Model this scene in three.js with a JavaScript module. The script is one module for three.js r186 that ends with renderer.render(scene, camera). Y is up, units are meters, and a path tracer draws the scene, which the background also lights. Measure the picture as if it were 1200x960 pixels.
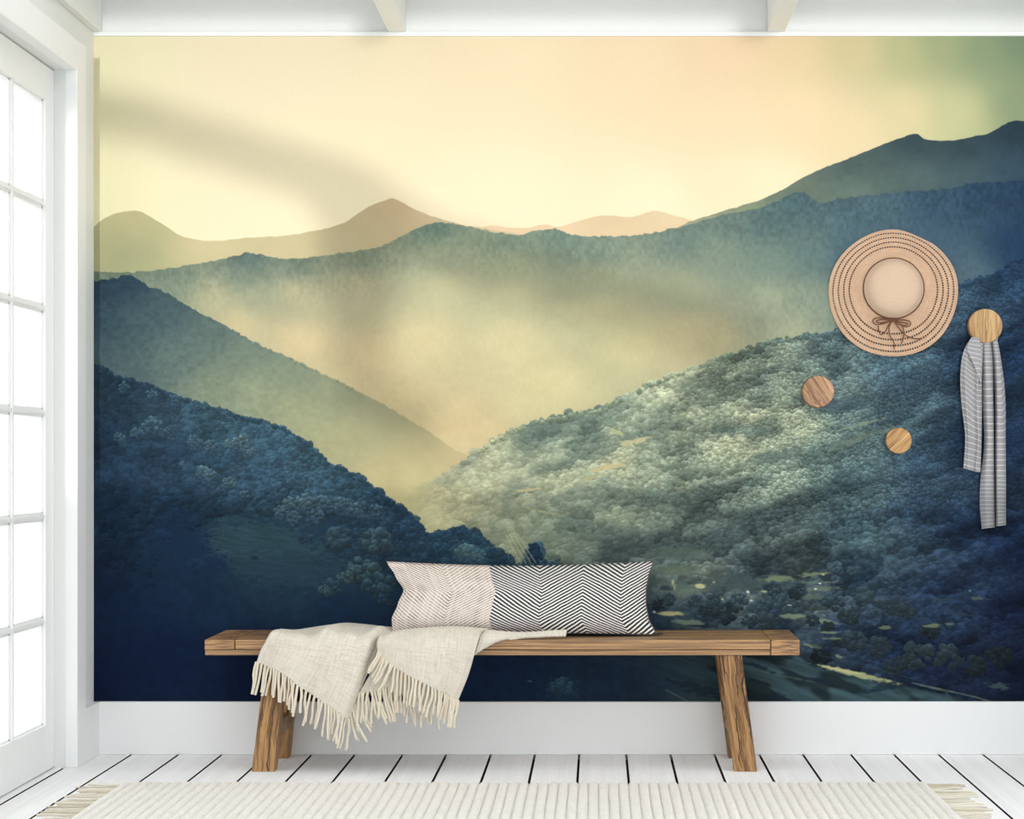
import * as THREE from 'three';
import { mergeGeometries, mergeVertices } from 'three/addons/utils/BufferGeometryUtils.js';
import { RoundedBoxGeometry } from 'three/addons/geometries/RoundedBoxGeometry.js';

// ------------------------------------------------------------------ camera, sky, sun, exposure
const scene = new THREE.Scene();
const CAMERA_HEIGHT = 1.071, DISTANCE = 5.88, SCALE = 323;          // back wall is z = 0
const camera = new THREE.PerspectiveCamera(2 * Math.atan(538 / (SCALE * DISTANCE)) * 180 / Math.PI, 1402 / 1076, 0.05, 200);
camera.position.set(0, CAMERA_HEIGHT, DISTANCE);
camera.lookAt(0, CAMERA_HEIGHT, 0);
camera.setViewOffset(1402, 1076, 0, 0, 1200, 960);                  // shifted lens: verticals stay upright
camera.updateProjectionMatrix();
scene.add(camera);

scene.background = new THREE.Color().setRGB(3.1, 3.1, 3.1);        // bright, hazy, even sky
const sun = new THREE.DirectionalLight(new THREE.Color().setRGB(1, 0.985, 0.95), 2.4);
sun.name = 'low_sun';
sun.position.set(30 * Math.tan(0.0175), 1.2 + 30 * Math.tan(0.004), 30);
sun.target.position.set(0, 1.2, 0);
sun.castShadow = true;
sun.shadow.radius = 1.6;
sun.shadow.mapSize.set(2048, 2048);
Object.assign(sun.shadow.camera, { left: -4, right: 4, top: 3, bottom: -3, near: 1, far: 45 });
scene.add(sun, sun.target);

const renderer = new THREE.WebGLRenderer({ antialias: true });
renderer.toneMapping = THREE.LinearToneMapping;
renderer.toneMappingExposure = 0.57;
renderer.shadowMap.enabled = true;
renderer.shadowMap.type = THREE.PCFSoftShadowMap;

// ------------------------------------------------------------------ helpers
function generator(seed) { let a = seed >>> 0; return () => { a = (a + 0x6D2B79F5) | 0; let t = Math.imul(a ^ (a >>> 15), 1 | a); t = (t + Math.imul(t ^ (t >>> 7), 61 | t)) ^ t; return ((t ^ (t >>> 14)) >>> 0) / 4294967296; }; }
const hash = (x, y) => { let h = Math.imul(x | 0, 374761393) + Math.imul(y | 0, 668265263); h = Math.imul(h ^ (h >>> 13), 1274126177); return ((h ^ (h >>> 16)) >>> 0) / 4294967296; };
function noise(x, y) {
  const i = Math.floor(x), j = Math.floor(y); let u = x - i, v = y - j;
  u = u * u * (3 - 2 * u); v = v * v * (3 - 2 * v);
  const a = hash(i, j), b = hash(i + 1, j), c = hash(i, j + 1), d = hash(i + 1, j + 1);
  return a + (b - a) * u + (c - a) * v + (a - b - c + d) * u * v;
}
function fbm(x, y, n = 4) { let s = 0, a = 0.5, t = 0; for (let k = 0; k < n; k++) { s += a * noise(x, y); t += a; a *= 0.5; x = x * 2.03 + 17.1; y = y * 2.03 + 5.7; } return s / t; }
const clamp = (v, a = 0, b = 1) => Math.min(b, Math.max(a, v));
const smooth = (a, b, v) => { const t = clamp((v - a) / (b - a)); return t * t * (3 - 2 * t); };
const lerp = (a, b, t) => a + (b - a) * t;
// a measured direction of the lens at a given distance z from the back wall -> a place in the room
function at(px, py, z) { const s = SCALE * DISTANCE / (DISTANCE - z); return new THREE.Vector3((px - 701) / s, CAMERA_HEIGHT - (py - 538) / s, z); }
const wallX = (px) => (px - 701) / SCALE, wallY = (py) => (884 - py) / SCALE;

const taken = new Map();
function numbered(name) { const n = taken.get(name) ?? 0; taken.set(name, n + 1); return n ? name + '_' + String(n).padStart(3, '0') : name; }
function shade(o) { o.castShadow = true; o.receiveShadow = true; return o; }
function part(name, geometry, material, parent, label) { const m = shade(new THREE.Mesh(geometry, material)); m.name = name; parent.add(m); if (label) m.userData.label = label; return m; }
function thing(name, label, category, group, position = [0, 0, 0]) { const g = new THREE.Group(); g.name = numbered(name); g.position.set(...position); g.userData = { label, category }; if (group) g.userData.group = group; scene.add(g); return g; }
function structure(name, geometry, material, label, category) { const m = shade(new THREE.Mesh(geometry, material)); m.name = name; m.userData = { kind: 'structure', label, category }; scene.add(m); return m; }
function structureGroup(name, label, category) { const g = new THREE.Group(); g.name = name; g.userData = { kind: 'structure', label, category }; scene.add(g); return g; }
function box(x0, x1, y0, y1, z0, z1) { const g = new THREE.BoxGeometry(x1 - x0, y1 - y0, z1 - z0); g.translate((x0 + x1) / 2, (y0 + y1) / 2, (z0 + z1) / 2); return g; }
function roundBox(x0, x1, y0, y1, z0, z1, r = 0.003) { const g = new RoundedBoxGeometry(x1 - x0, y1 - y0, z1 - z0, 1, r); g.translate((x0 + x1) / 2, (y0 + y1) / 2, (z0 + z1) / 2); return g; }
function tube(points, radius, segments = 6, sides = 5) { return new THREE.TubeGeometry(new THREE.CatmullRomCurve3(points), segments, radius, sides, false); }
function dataTexture(w, h, pixel, { srgb = true, repeat = [1, 1] } = {}) {
  const d = new Uint8Array(w * h * 4), c = [0, 0, 0, 255];
  for (let y = 0; y < h; y++) for (let x = 0; x < w; x++) { c[3] = 255; pixel(x, y, c); const k = (y * w + x) * 4; for (let i = 0; i < 4; i++) d[k + i] = clamp(Math.round(c[i]), 0, 255); }
  const t = new THREE.DataTexture(d, w, h); t.magFilter = THREE.LinearFilter; t.minFilter = THREE.LinearMipmapLinearFilter; t.generateMipmaps = true;
  t.wrapS = t.wrapT = THREE.RepeatWrapping; t.repeat.set(...repeat); if (srgb) t.colorSpace = THREE.SRGBColorSpace; t.needsUpdate = true; return t;
}

// ------------------------------------------------------------------ materials
const rgb = (r, g, b) => new THREE.Color().setRGB(r / 255, g / 255, b / 255, THREE.SRGBColorSpace);
const M = {
  wall: new THREE.MeshStandardMaterial({ color: rgb(232, 235, 234), roughness: 0.8 }),
  trim: new THREE.MeshStandardMaterial({ color: rgb(243, 245, 246), roughness: 0.5 }),
  beam: new THREE.MeshStandardMaterial({ color: rgb(234, 236, 234), roughness: 0.6 }),
  gap: new THREE.MeshStandardMaterial({ color: rgb(16, 17, 18), roughness: 1 }),
  terrace: new THREE.MeshStandardMaterial({ color: rgb(228, 226, 222), roughness: 0.9 }),
  glass: new THREE.MeshPhysicalMaterial({ color: 0xffffff, roughness: 0, transmission: 1, thickness: 0, ior: 1.45 }),
  bark: new THREE.MeshStandardMaterial({ color: rgb(92, 80, 68), roughness: 0.95 }),
};

// ------------------------------------------------------------------ the room
const LEFT = wallX(110), RIGHT = 1.75, FRONT = 6.4, CEILING = 2.82, BASE_TOP = wallY(822);
const DOOR_X = -1.885, DOOR_Z0 = 0.262, DOOR_Z1 = 2.406, DOOR_TOP = 2.42;
structure('wall_back', box(LEFT - 0.15, RIGHT + 0.15, -0.25, CEILING, -0.15, -0.002), M.wall, 'white back wall behind the landscape mural', 'wall');
structure('wall_left', mergeGeometries([
  box(LEFT - 0.15, LEFT, -0.02, CEILING, -0.001, DOOR_Z0), box(LEFT - 0.15, LEFT, DOOR_TOP, CEILING, DOOR_Z0, DOOR_Z1), box(LEFT - 0.15, LEFT, 0, CEILING, DOOR_Z1, FRONT)]),
  M.wall, 'white side wall with glazed door opening', 'wall');
const SILL = 0.95, HEAD = 2.72, SIDE = [0.35, 5.9, 0.3, 2.65];  // openings of unseen front and side windows, added and sized for the light
structure('wall_right', mergeGeometries([box(RIGHT, RIGHT + 0.15, -0.02, CEILING, -0.001, SIDE[0]), box(RIGHT, RIGHT + 0.15, -0.02, CEILING, SIDE[1], FRONT), box(RIGHT, RIGHT + 0.15, -0.02, SIDE[2], SIDE[0], SIDE[1]), box(RIGHT, RIGHT + 0.15, SIDE[3], CEILING, SIDE[0], SIDE[1])]),
  M.wall, 'white side wall with a wide unseen window, added to let in light, facing the glazed doors', 'wall');
structure('wall_front', mergeGeometries([box(LEFT - 0.6, LEFT - 0.08, 0, CEILING, FRONT, FRONT + 0.15), box(RIGHT + 0.05, RIGHT + 0.6, 0, CEILING, FRONT, FRONT + 0.15), box(LEFT - 0.08, RIGHT + 0.05, -0.02, SILL, FRONT, FRONT + 0.15), box(LEFT - 0.08, RIGHT + 0.05, HEAD, CEILING, FRONT, FRONT + 0.15)]),
  M.wall, 'white front wall with a room-wide unseen window, added and sized for the light, towards the terrace', 'wall');
for (const [name, label, w, h, x, y, z, turn] of [['window_4', 'wide unseen window added for light in the side wall facing the glazed doors', SIDE[1] - SIDE[0], SIDE[3] - SIDE[2], RIGHT + 0.08, (SIDE[2] + SIDE[3]) / 2, (SIDE[0] + SIDE[1]) / 2, Math.PI / 2], ['window_5', 'room-wide unseen window, added and sized for the light, towards the terrace opposite the mural', RIGHT - LEFT + 0.13, HEAD - SILL, (LEFT + RIGHT) / 2 - 0.015, (SILL + HEAD) / 2, FRONT + 0.08, 0]]) {  // unseen side and front windows, added to bring light onto casing, floor and mural
  const g = structureGroup(name, label, 'window'), e = 0.03; g.position.set(x, y, z); g.rotation.y = turn;
  part('frame', mergeGeometries([box(-w / 2, w / 2, -h / 2, -h / 2 + e, -0.03, 0.03), box(-w / 2, w / 2, h / 2 - e, h / 2, -0.03, 0.03), box(-w / 2, -w / 2 + e, -h / 2, h / 2, -0.029, 0.029), box(w / 2 - e, w / 2, -h / 2, h / 2, -0.029, 0.029)]), M.trim, g);
  part('pane', new THREE.PlaneGeometry(w - 2 * e, h - 2 * e), M.glass, g);
}
// ceiling between the beams with three unseen rooflights, added to brighten the floor
const LIGHT_Z0 = 0.55, LIGHT_Z1 = 5.4, ADDED_ROOFLIGHTS = [[-1.74, -0.82], [-0.64, 0.555], [0.74, 1.68]];
structure('ceiling', mergeGeometries([box(LEFT - 0.15, RIGHT + 0.15, CEILING, CEILING + 0.15, -0.15, LIGHT_Z0), box(LEFT - 0.15, RIGHT + 0.15, CEILING, CEILING + 0.15, LIGHT_Z1, FRONT + 0.15),
  ...[[LEFT - 0.15, ADDED_ROOFLIGHTS[0][0]], [ADDED_ROOFLIGHTS[0][1], ADDED_ROOFLIGHTS[1][0]], [ADDED_ROOFLIGHTS[1][1], ADDED_ROOFLIGHTS[2][0]], [ADDED_ROOFLIGHTS[2][1], RIGHT + 0.15]].map(([a, b]) => box(a, b, CEILING, CEILING + 0.15, LIGHT_Z0, LIGHT_Z1))]), M.wall, 'white ceiling above exposed beams', 'ceiling');
ADDED_ROOFLIGHTS.forEach(([a, b], k) => {
  const g = structureGroup('window_' + (k + 1), ['added unseen rooflight beside the glazed doors', 'widest added unseen rooflight in the middle of the ceiling', 'added unseen rooflight beside the wall with the added window'][k], 'rooflight'), y = CEILING + 0.152, e = 0.05;
  part('frame', mergeGeometries([box(a - e, a, y, y + e, LIGHT_Z0 - e, LIGHT_Z1 + e), box(b, b + e, y, y + e, LIGHT_Z0 - e, LIGHT_Z1 + e), box(a, b, y, y + e, LIGHT_Z0 - e, LIGHT_Z0), box(a, b, y, y + e, LIGHT_Z1, LIGHT_Z1 + e)]), M.trim, g);
  const pane = new THREE.PlaneGeometry(b - a, LIGHT_Z1 - LIGHT_Z0); pane.rotateX(-Math.PI / 2); pane.translate((a + b) / 2, y + 0.03, (LIGHT_Z0 + LIGHT_Z1) / 2); part('pane', pane, M.glass, g);
});
structure('baseboard_back', roundBox(LEFT, RIGHT, 0, BASE_TOP, -0.01, 0.014, 0.003), M.trim, 'tall white baseboard below the mural', 'baseboard');
structure('baseboard_left', roundBox(LEFT - 0.01, LEFT + 0.025, 0, BASE_TOP, 0, 0.17, 0.003), M.trim, 'short white baseboard between door casing and back wall', 'baseboard');
structure('baseboard_right', roundBox(RIGHT - 0.025, RIGHT + 0.01, 0, BASE_TOP, 0, FRONT, 0.003), M.trim, 'white baseboard along the wall with the added window', 'baseboard');
structure('trim_1', roundBox(LEFT, RIGHT, wallY(43), wallY(38), -0.01, 0.012, 0.002), M.wall, 'thin white moulding strip along the top of the mural', 'moulding');
const casing = structureGroup('trim_2', 'wide white casing framing the glazed doors', 'door casing');
part('side_casing', roundBox(LEFT - 0.02, LEFT + 0.025, 0, 2.526, 0.166, DOOR_Z0 + 0.0015, 0.004), M.trim, casing);
part('side_casing', roundBox(LEFT - 0.02, LEFT + 0.025, 0, 2.526, DOOR_Z1 - 0.0015, DOOR_Z1 + 0.096, 0.004), M.trim, casing);
part('head_casing', roundBox(LEFT - 0.02, LEFT + 0.025, DOOR_TOP - 0.0015, 2.526, DOOR_Z0 + 0.002, DOOR_Z1 - 0.002, 0.004), M.trim, casing);

// beams under the ceiling
const beamGroup = 'exposed ceiling beams';
function beam(x0, x1, label) { const g = thing('ceiling_beam', label, 'beam', beamGroup, [(x0 + x1) / 2, wallY(38), 0]); part('timber', roundBox(-(x1 - x0) / 2, (x1 - x0) / 2, 0, CEILING - wallY(38), 0, FRONT, 0.004), M.beam, g); }
beam(LEFT, wallX(119.5), 'narrow white ceiling beam running along the glazed door wall');
beam(wallX(455), wallX(475.5), 'white ceiling beam meeting the wall above the tallest far peak of the mural');
beam(wallX(899), wallX(919.5), 'white ceiling beam meeting the wall above the peach part of the printed sky');

// floor of painted boards
{
  const floor = structureGroup('floor', 'white painted floorboards with dark gaps', 'floor');
  part('subfloor', box(LEFT - 0.16, RIGHT + 0.05, -0.1, -0.022, -0.02, FRONT + 0.1), M.gap, floor);
  const seams = [51, 103, 155, 210, 261, 314, 366, 416.5, 472.5, 523.5, 575.5, 627, 678.75, 733.75, 785.5, 837, 889.5, 940.5, 996.5, 1047, 1099, 1151, 1203, 1255, 1307];
  const variants = [1, 2, 3, 4].map((s) => {
    const base = 243 + (s % 3) * 2;
    const map = dataTexture(128, 2048, (x, y, c) => {
      const g = fbm(x * 0.09 + s * 31, y * 0.006 + s * 7, 4), f = fbm(x * 0.5, y * 0.02 + s * 13, 3), k = base + (g - 0.5) * 12 + (f - 0.5) * 9 - (noise(x * 0.21 + s * 50, y * 0.021) > 0.93 ? 6 : 0);
      c[0] = k - 2; c[1] = k - 1; c[2] = k;
    });
    const bump = dataTexture(128, 1024, (x, y, c) => { const f = fbm(x * 0.4 + s * 9, y * 0.02, 3); c[0] = c[1] = c[2] = 255 * f; }, { srgb: false });
    return new THREE.MeshPhysicalMaterial({ map, roughness: 0.6, specularIntensity: 0.35, bumpMap: bump, bumpScale: 0.0006 });
  });
  for (let i = 0; i + 1 < seams.length; i++) {
    const x0 = wallX(seams[i]) + 0.0043, x1 = wallX(seams[i + 1]) - 0.0043;
    part('floorboard', box(x0, Math.min(x1, RIGHT + 0.04), -0.02, 0, -0.01, FRONT + 0.1), [M.gap, M.gap, variants[(i * 7) % 4], M.gap, M.gap, M.gap], floor);
  }
}
structure('terrace', box(-30, 30, -0.25, -0.13, -30, 45), M.terrace, 'pale stone terrace outside the glazed doors', 'terrace');

// glazed double doors in the side wall
function glazedDoor(name, z0, label) {
  const g = structureGroup(name, label, 'glazed door');
  const T = 0.045, x1 = DOOR_X, x0 = DOOR_X - T, W = 1.07, stile = 0.086, yb = 0.162, yt = 2.298, rows = 6, cols = 3;
  const za = z0 + stile, zb = z0 + W - stile, pw = (zb - za) / cols, ph = (yt - yb) / rows, mw = 0.02;
  part('stile', roundBox(x0, x1, 0.004, DOOR_TOP - 0.004, z0, za), M.trim, g); part('stile', roundBox(x0, x1, 0.004, DOOR_TOP - 0.004, zb, z0 + W), M.trim, g);
  part('bottom_rail', roundBox(x0, x1, 0.004, yb, za, zb), M.trim, g); part('top_rail', roundBox(x0, x1, yt, DOOR_TOP - 0.004, za, zb), M.trim, g);
  for (let c = 1; c < cols; c++) { const z = za + c * pw; part('muntin', mergeGeometries([box(x0 + 0.006, x1 - 0.009, yb, yt, z - mw / 2, z + mw / 2), box(x0 + 0.002, x1 - 0.003, yb, yt, z - mw / 4, z + mw / 4)]), M.trim, g); }
  for (let r = 1; r < rows; r++) { const y = yb + r * ph; part('muntin', mergeGeometries([box(x0 + 0.0055, x1 - 0.0095, y - mw / 2, y + mw / 2, za, zb), box(x0 + 0.0025, x1 - 0.0035, y - mw / 4, y + mw / 4, za, zb)]), M.trim, g); }
  // glazing bead round every pane, and the pane itself
  for (let c = 0; c < cols; c++) for (let r = 0; r < rows; r++) {
    const a = za + c * pw + (c ? mw / 2 : 0), b = za + (c + 1) * pw - (c < cols - 1 ? mw / 2 : 0), y0 = yb + r * ph + (r ? mw / 2 : 0), y1 = yb + (r + 1) * ph - (r < rows - 1 ? mw / 2 : 0), e = 0.006;
    part('glazing_bead', mergeGeometries([box(x1 - 0.02, x1 - 0.012, y0, y0 + e, a, b), box(x1 - 0.02, x1 - 0.012, y1 - e, y1, a, b), box(x1 - 0.02, x1 - 0.012, y0, y1, a, a + e), box(x1 - 0.02, x1 - 0.012, y0, y1, b - e, b)]), M.trim, g);
    const pane = new THREE.PlaneGeometry(b - a, y1 - y0); pane.rotateY(Math.PI / 2); pane.translate(x1 - 0.0225, (y0 + y1) / 2, (a + b) / 2);
    part('pane', pane, M.glass, g);
  }
}
glazedDoor('door_1', DOOR_Z0 + 0.001, 'white glazed door with three by six panes beside the mural');
glazedDoor('door_2', DOOR_Z0 + 1.073, 'second white glazed door leaf further along the side wall');

// ------------------------------------------------------------------ the printed landscape mural
// A photographic print of misty wooded hills, computed in the measured frame (x 110..1266, y 43..822); everything below is ink on paper.
const mural = (() => {
  const X0 = 110, X1 = 701 + RIGHT * SCALE, Y0 = 43, Y1 = 822, K = 1.75, W = Math.round((X1 - X0) * K), H = Math.round((Y1 - Y0) * K);
  const R = generator(4711);
  const ink = new Float32Array(W * H * 3);
  // smooth ink fields from measured swatches [x, y, r, g, b]
  function field(list) {
    const step = 8, nx = Math.ceil((X1 - X0) / step) + 2, ny = Math.ceil((Y1 - Y0) / step) + 2, f = new Float32Array(nx * ny * 3);
    for (let j = 0; j < ny; j++) for (let i = 0; i < nx; i++) {
      const x = X0 + i * step, y = Y0 + j * step; let w = 0, r = 0, g = 0, b = 0;
      for (const [ax, ay, cr, cg, cb] of list) { const d = (x - ax) * (x - ax) + (y - ay) * (y - ay) * 1.6 + 260, q = 1 / (d * Math.sqrt(d)); w += q; r += q * cr; g += q * cg; b += q * cb; }
      const k = (j * nx + i) * 3; f[k] = r / w; f[k + 1] = g / w; f[k + 2] = b / w;
    }
    return (x, y, o) => {
      const u = clamp((x - X0) / step, 0, nx - 1.001), v = clamp((y - Y0) / step, 0, ny - 1.001), i = Math.floor(u), j = Math.floor(v), a = u - i, c = v - j, k = (j * nx + i) * 3, n = nx * 3;
      for (let t = 0; t < 3; t++) o[t] = lerp(lerp(f[k + t], f[k + 3 + t], a), lerp(f[k + n + t], f[k + n + 3 + t], a), c);
    };
  }
  // a ridge line through measured points
  function ridge(points, rough, scale, seed) {
    const t = new Float32Array(W);
    for (let i = 0; i < W; i++) {
      const x = X0 + i / K; let k = 0; while (k < points.length - 2 && x > points[k + 1][0]) k++;
      const a = points[k], b = points[k + 1], p = points[Math.max(0, k - 1)], q = points[Math.min(points.length - 1, k + 2)], s = clamp((x - a[0]) / (b[0] - a[0]));
      const h = b[0] - a[0], ma = (b[1] - p[1]) / Math.max(1, b[0] - p[0]) * h, mb = (q[1] - a[1]) / Math.max(1, q[0] - a[0]) * h;
      const y = x < points[0][0] || x > points[points.length - 1][0] ? 9999 : (2 * s * s * s - 3 * s * s + 1) * a[1] + (s * s * s - 2 * s * s + s) * ma + (-2 * s * s * s + 3 * s * s) * b[1] + (s * s * s - s * s) * mb;
      t[i] = y + (fbm(x / scale + seed, seed * 3.1, 4) - 0.5) * rough * 2;
    }
    return t;
  }
  const sky = field([[115, 50, 255, 247, 207], [115, 240, 255, 248, 206], [300, 60, 254, 240, 206], [300, 220, 255, 243, 206], [600, 60, 255, 237, 200], [600, 230, 255, 242, 206], [740, 60, 255, 231, 194], [850, 60, 254, 225, 187], [850, 150, 254, 227, 189], [850, 210, 255, 234, 197], [930, 60, 245, 219, 176], [940, 130, 252, 226, 184], [1000, 60, 226, 212, 163], [1000, 150, 244, 224, 180], [1060, 60, 198, 198, 150], [1060, 130, 234, 220, 172], [1100, 55, 172, 182, 138], [1120, 130, 208, 209, 160], [1150, 60, 150, 168, 131], [1195, 50, 132, 155, 124], [1195, 125, 152, 168, 130], [1262, 50, 110, 134, 112], [1262, 125, 126, 146, 118], [900, 215, 255, 238, 200], [760, 238, 255, 242, 206]]);
  const farLeft = field([[115, 290, 186, 186, 142], [115, 270, 190, 188, 146], [150, 255, 200, 192, 148], [150, 300, 178, 180, 138], [250, 290, 216, 204, 160], [330, 285, 214, 200, 157], [460, 240, 204, 182, 142], [430, 280, 198, 184, 144], [500, 255, 216, 196, 156], [400, 290, 196, 184, 146], [560, 268, 226, 206, 164]]);
  const farRight = field([[580, 270, 246, 218, 178], [640, 266, 240, 212, 174], [720, 262, 228, 203, 165], [720, 275, 234, 210, 170], [790, 255, 234, 211, 172]]);
  const highRight = field([[1262, 140, 34, 54, 70], [1190, 150, 44, 64, 76], [1190, 200, 58, 82, 98], [1130, 170, 54, 74, 82], [1130, 210, 74, 97, 104], [1075, 165, 58, 77, 83], [1075, 210, 86, 106, 106], [1000, 195, 78, 96, 94], [1000, 222, 106, 124, 115], [930, 222, 110, 124, 110], [860, 250, 140, 150, 125], [810, 260, 160, 165, 135]]);
  const middle = field([[130, 322, 118, 134, 116], [200, 322, 112, 130, 118], [200, 335, 140, 153, 132], [290, 303, 92, 113, 110], [290, 325, 128, 144, 128], [300, 345, 172, 176, 146], [250, 350, 190, 188, 152], [350, 310, 112, 128, 114], [350, 345, 190, 184, 148], [350, 400, 220, 202, 158], [280, 380, 214, 200, 157], [420, 300, 124, 136, 117], [420, 340, 186, 180, 146], [430, 420, 212, 193, 150], [510, 266, 112, 136, 123], [520, 300, 168, 177, 147], [520, 340, 205, 200, 160], [600, 280, 128, 148, 130], [600, 310, 165, 172, 142], [600, 345, 196, 193, 154], [660, 275, 116, 138, 126], [700, 290, 126, 145, 130], [700, 330, 170, 174, 143], [700, 365, 196, 191, 150], [600, 400, 218, 207, 162], [500, 400, 221, 207, 161], [540, 500, 214, 195, 150], [470, 470, 208, 192, 148], [640, 450, 215, 205, 158], [740, 400, 210, 202, 156], [800, 280, 112, 132, 123], [800, 340, 165, 170, 141], [800, 395, 205, 192, 150], [840, 300, 132, 148, 131], [860, 260, 104, 124, 118], [900, 260, 88, 113, 114], [900, 310, 120, 139, 127], [900, 350, 155, 164, 138], [950, 300, 98, 122, 120], [950, 350, 140, 154, 136], [930, 390, 165, 171, 142], [935, 238, 78, 103, 109], [1000, 245, 78, 103, 113], [1000, 300, 72, 100, 114], [1000, 370, 120, 138, 126], [1050, 300, 66, 94, 112], [1100, 235, 58, 83, 103], [1100, 300, 68, 94, 113], [1130, 320, 82, 106, 117], [1150, 225, 48, 73, 97], [1190, 220, 42, 67, 94], [1190, 290, 38, 63, 93], [1262, 220, 28, 50, 78], [1262, 300, 24, 44, 74], [830, 400, 190, 182, 143]]);
  const leftHill = field([[115, 335, 44, 68, 84], [150, 330, 48, 72, 88], [115, 380, 56, 80, 93], [115, 415, 70, 93, 100], [200, 358, 74, 96, 102], [160, 380, 72, 95, 101], [200, 420, 100, 119, 115], [250, 385, 98, 117, 112], [300, 410, 118, 134, 120], [300, 460, 148, 158, 130], [350, 430, 132, 144, 122], [350, 490, 162, 167, 132], [400, 456, 146, 152, 124], [400, 520, 172, 171, 131], [450, 480, 160, 160, 127], [500, 510, 178, 170, 130], [450, 560, 192, 181, 136], [490, 565, 200, 190, 142], [540, 535, 196, 181, 137], [150, 430, 86, 106, 110], [250, 460, 134, 147, 125]]);
  const rightHill = field([[830, 668, 104, 120, 112], [870, 700, 86, 106, 106], [930, 668, 90, 108, 104], [900, 640, 92, 112, 108], [960, 716, 70, 88, 96], [800, 690, 104, 122, 112], [1000, 640, 58, 82, 94], [490, 590, 202, 196, 146], [880, 500, 150, 160, 138], [920, 482, 134, 148, 130], [850, 522, 132, 146, 126], [940, 502, 120, 138, 123], [800, 470, 150, 162, 136], [830, 450, 140, 153, 130], [870, 540, 124, 140, 122], [560, 545, 164, 168, 133], [560, 600, 172, 174, 132], [520, 620, 176, 176, 132], [640, 510, 128, 143, 119], [640, 560, 152, 160, 127], [600, 630, 140, 150, 120], [640, 640, 122, 136, 113], [700, 490, 130, 146, 122], [720, 545, 140, 150, 122], [720, 600, 126, 139, 116], [740, 645, 100, 118, 107], [800, 440, 138, 152, 127], [800, 500, 132, 146, 122], [800, 560, 118, 134, 115], [800, 610, 100, 118, 106], [850, 420, 124, 140, 121], [850, 470, 122, 140, 121], [850, 530, 112, 130, 115], [850, 590, 92, 112, 105], [850, 640, 70, 90, 93], [900, 415, 110, 130, 120], [900, 450, 92, 113, 108], [900, 500, 106, 126, 115], [920, 470, 104, 124, 114], [900, 560, 88, 110, 107], [900, 620, 66, 88, 93], [980, 400, 82, 108, 114], [960, 460, 74, 97, 105], [990, 490, 76, 100, 105], [960, 530, 80, 104, 106], [1000, 560, 62, 88, 98], [1000, 620, 46, 70, 84], [1050, 400, 62, 89, 106], [1050, 440, 54, 80, 99], [1050, 490, 62, 88, 100], [1080, 540, 44, 68, 90], [1080, 600, 40, 62, 85], [1100, 360, 52, 77, 97], [1140, 340, 44, 70, 94], [1140, 420, 34, 58, 86], [1190, 320, 32, 56, 86], [1190, 420, 24, 46, 76], [1140, 520, 30, 53, 82], [1190, 520, 24, 45, 75], [1140, 620, 28, 48, 76], [1190, 640, 21, 37, 67], [800, 655, 72, 93, 93], [860, 690, 44, 64, 78], [900, 665, 48, 68, 80], [940, 690, 42, 62, 76], [1000, 680, 34, 53, 73], [1100, 700, 26, 42, 66], [1190, 720, 19, 31, 57], [1190, 800, 16, 27, 51], [1100, 780, 18, 30, 54], [1050, 760, 21, 35, 60], [980, 740, 26, 42, 65], [900, 730, 30, 48, 70], [830, 715, 36, 56, 75], [780, 690, 80, 100, 98], [780, 720, 40, 60, 78], [1262, 400, 18, 38, 68], [1262, 700, 14, 26, 52]]);
  const leftFront = field([[280, 770, 17, 36, 66], [160, 790, 16, 34, 64], [115, 440, 36, 60, 80], [150, 460, 38, 61, 82], [115, 520, 30, 53, 78], [200, 480, 46, 70, 88], [250, 490, 48, 75, 90], [200, 540, 36, 60, 83], [250, 540, 40, 65, 85], [300, 510, 46, 72, 89], [300, 560, 42, 67, 86], [360, 540, 46, 72, 88], [400, 570, 44, 70, 88], [450, 600, 36, 61, 83], [480, 620, 36, 61, 83], [560, 640, 42, 68, 87], [640, 655, 48, 75, 93], [115, 600, 26, 48, 74], [200, 620, 29, 52, 77], [180, 660, 24, 46, 73], [300, 680, 34, 60, 80], [350, 690, 33, 58, 79], [440, 640, 36, 60, 80], [440, 690, 32, 54, 76], [115, 700, 19, 38, 66], [250, 705, 24, 46, 72], [400, 715, 24, 46, 72], [115, 800, 13, 28, 60], [200, 760, 15, 34, 66], [300, 800, 13, 30, 62], [500, 790, 20, 42, 74], [600, 790, 24, 45, 73], [700, 790, 31, 51, 73], [740, 770, 38, 60, 78], [760, 800, 30, 48, 70], [850, 800, 26, 42, 64]]);

  const rFarLeft = ridge([[105, 270], [125, 254], [150, 247], [165, 248], [180, 256], [215, 277], [250, 282], [285, 279], [340, 275], [400, 262], [430, 243], [452, 234], [462, 233], [490, 247], [525, 259], [570, 268], [610, 274]], 1.2, 9, 3);
  const rFarRight = ridge([[560, 268], [575, 264], [590, 266], [612, 267], [640, 263], [652, 266], [680, 258], [708, 252], [740, 254], [766, 247], [785, 251], [810, 258]], 0.8, 9, 8);
  const rHigh = ridge([[790, 268], [810, 259], [850, 246], [890, 234], [920, 220], [950, 203], [1000, 183], [1040, 167], [1060, 160], [1074, 157], [1084, 163], [1110, 165], [1140, 160], [1160, 155], [1180, 144], [1192, 141], [1215, 146], [1270, 152]], 1.3, 8, 5);
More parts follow.
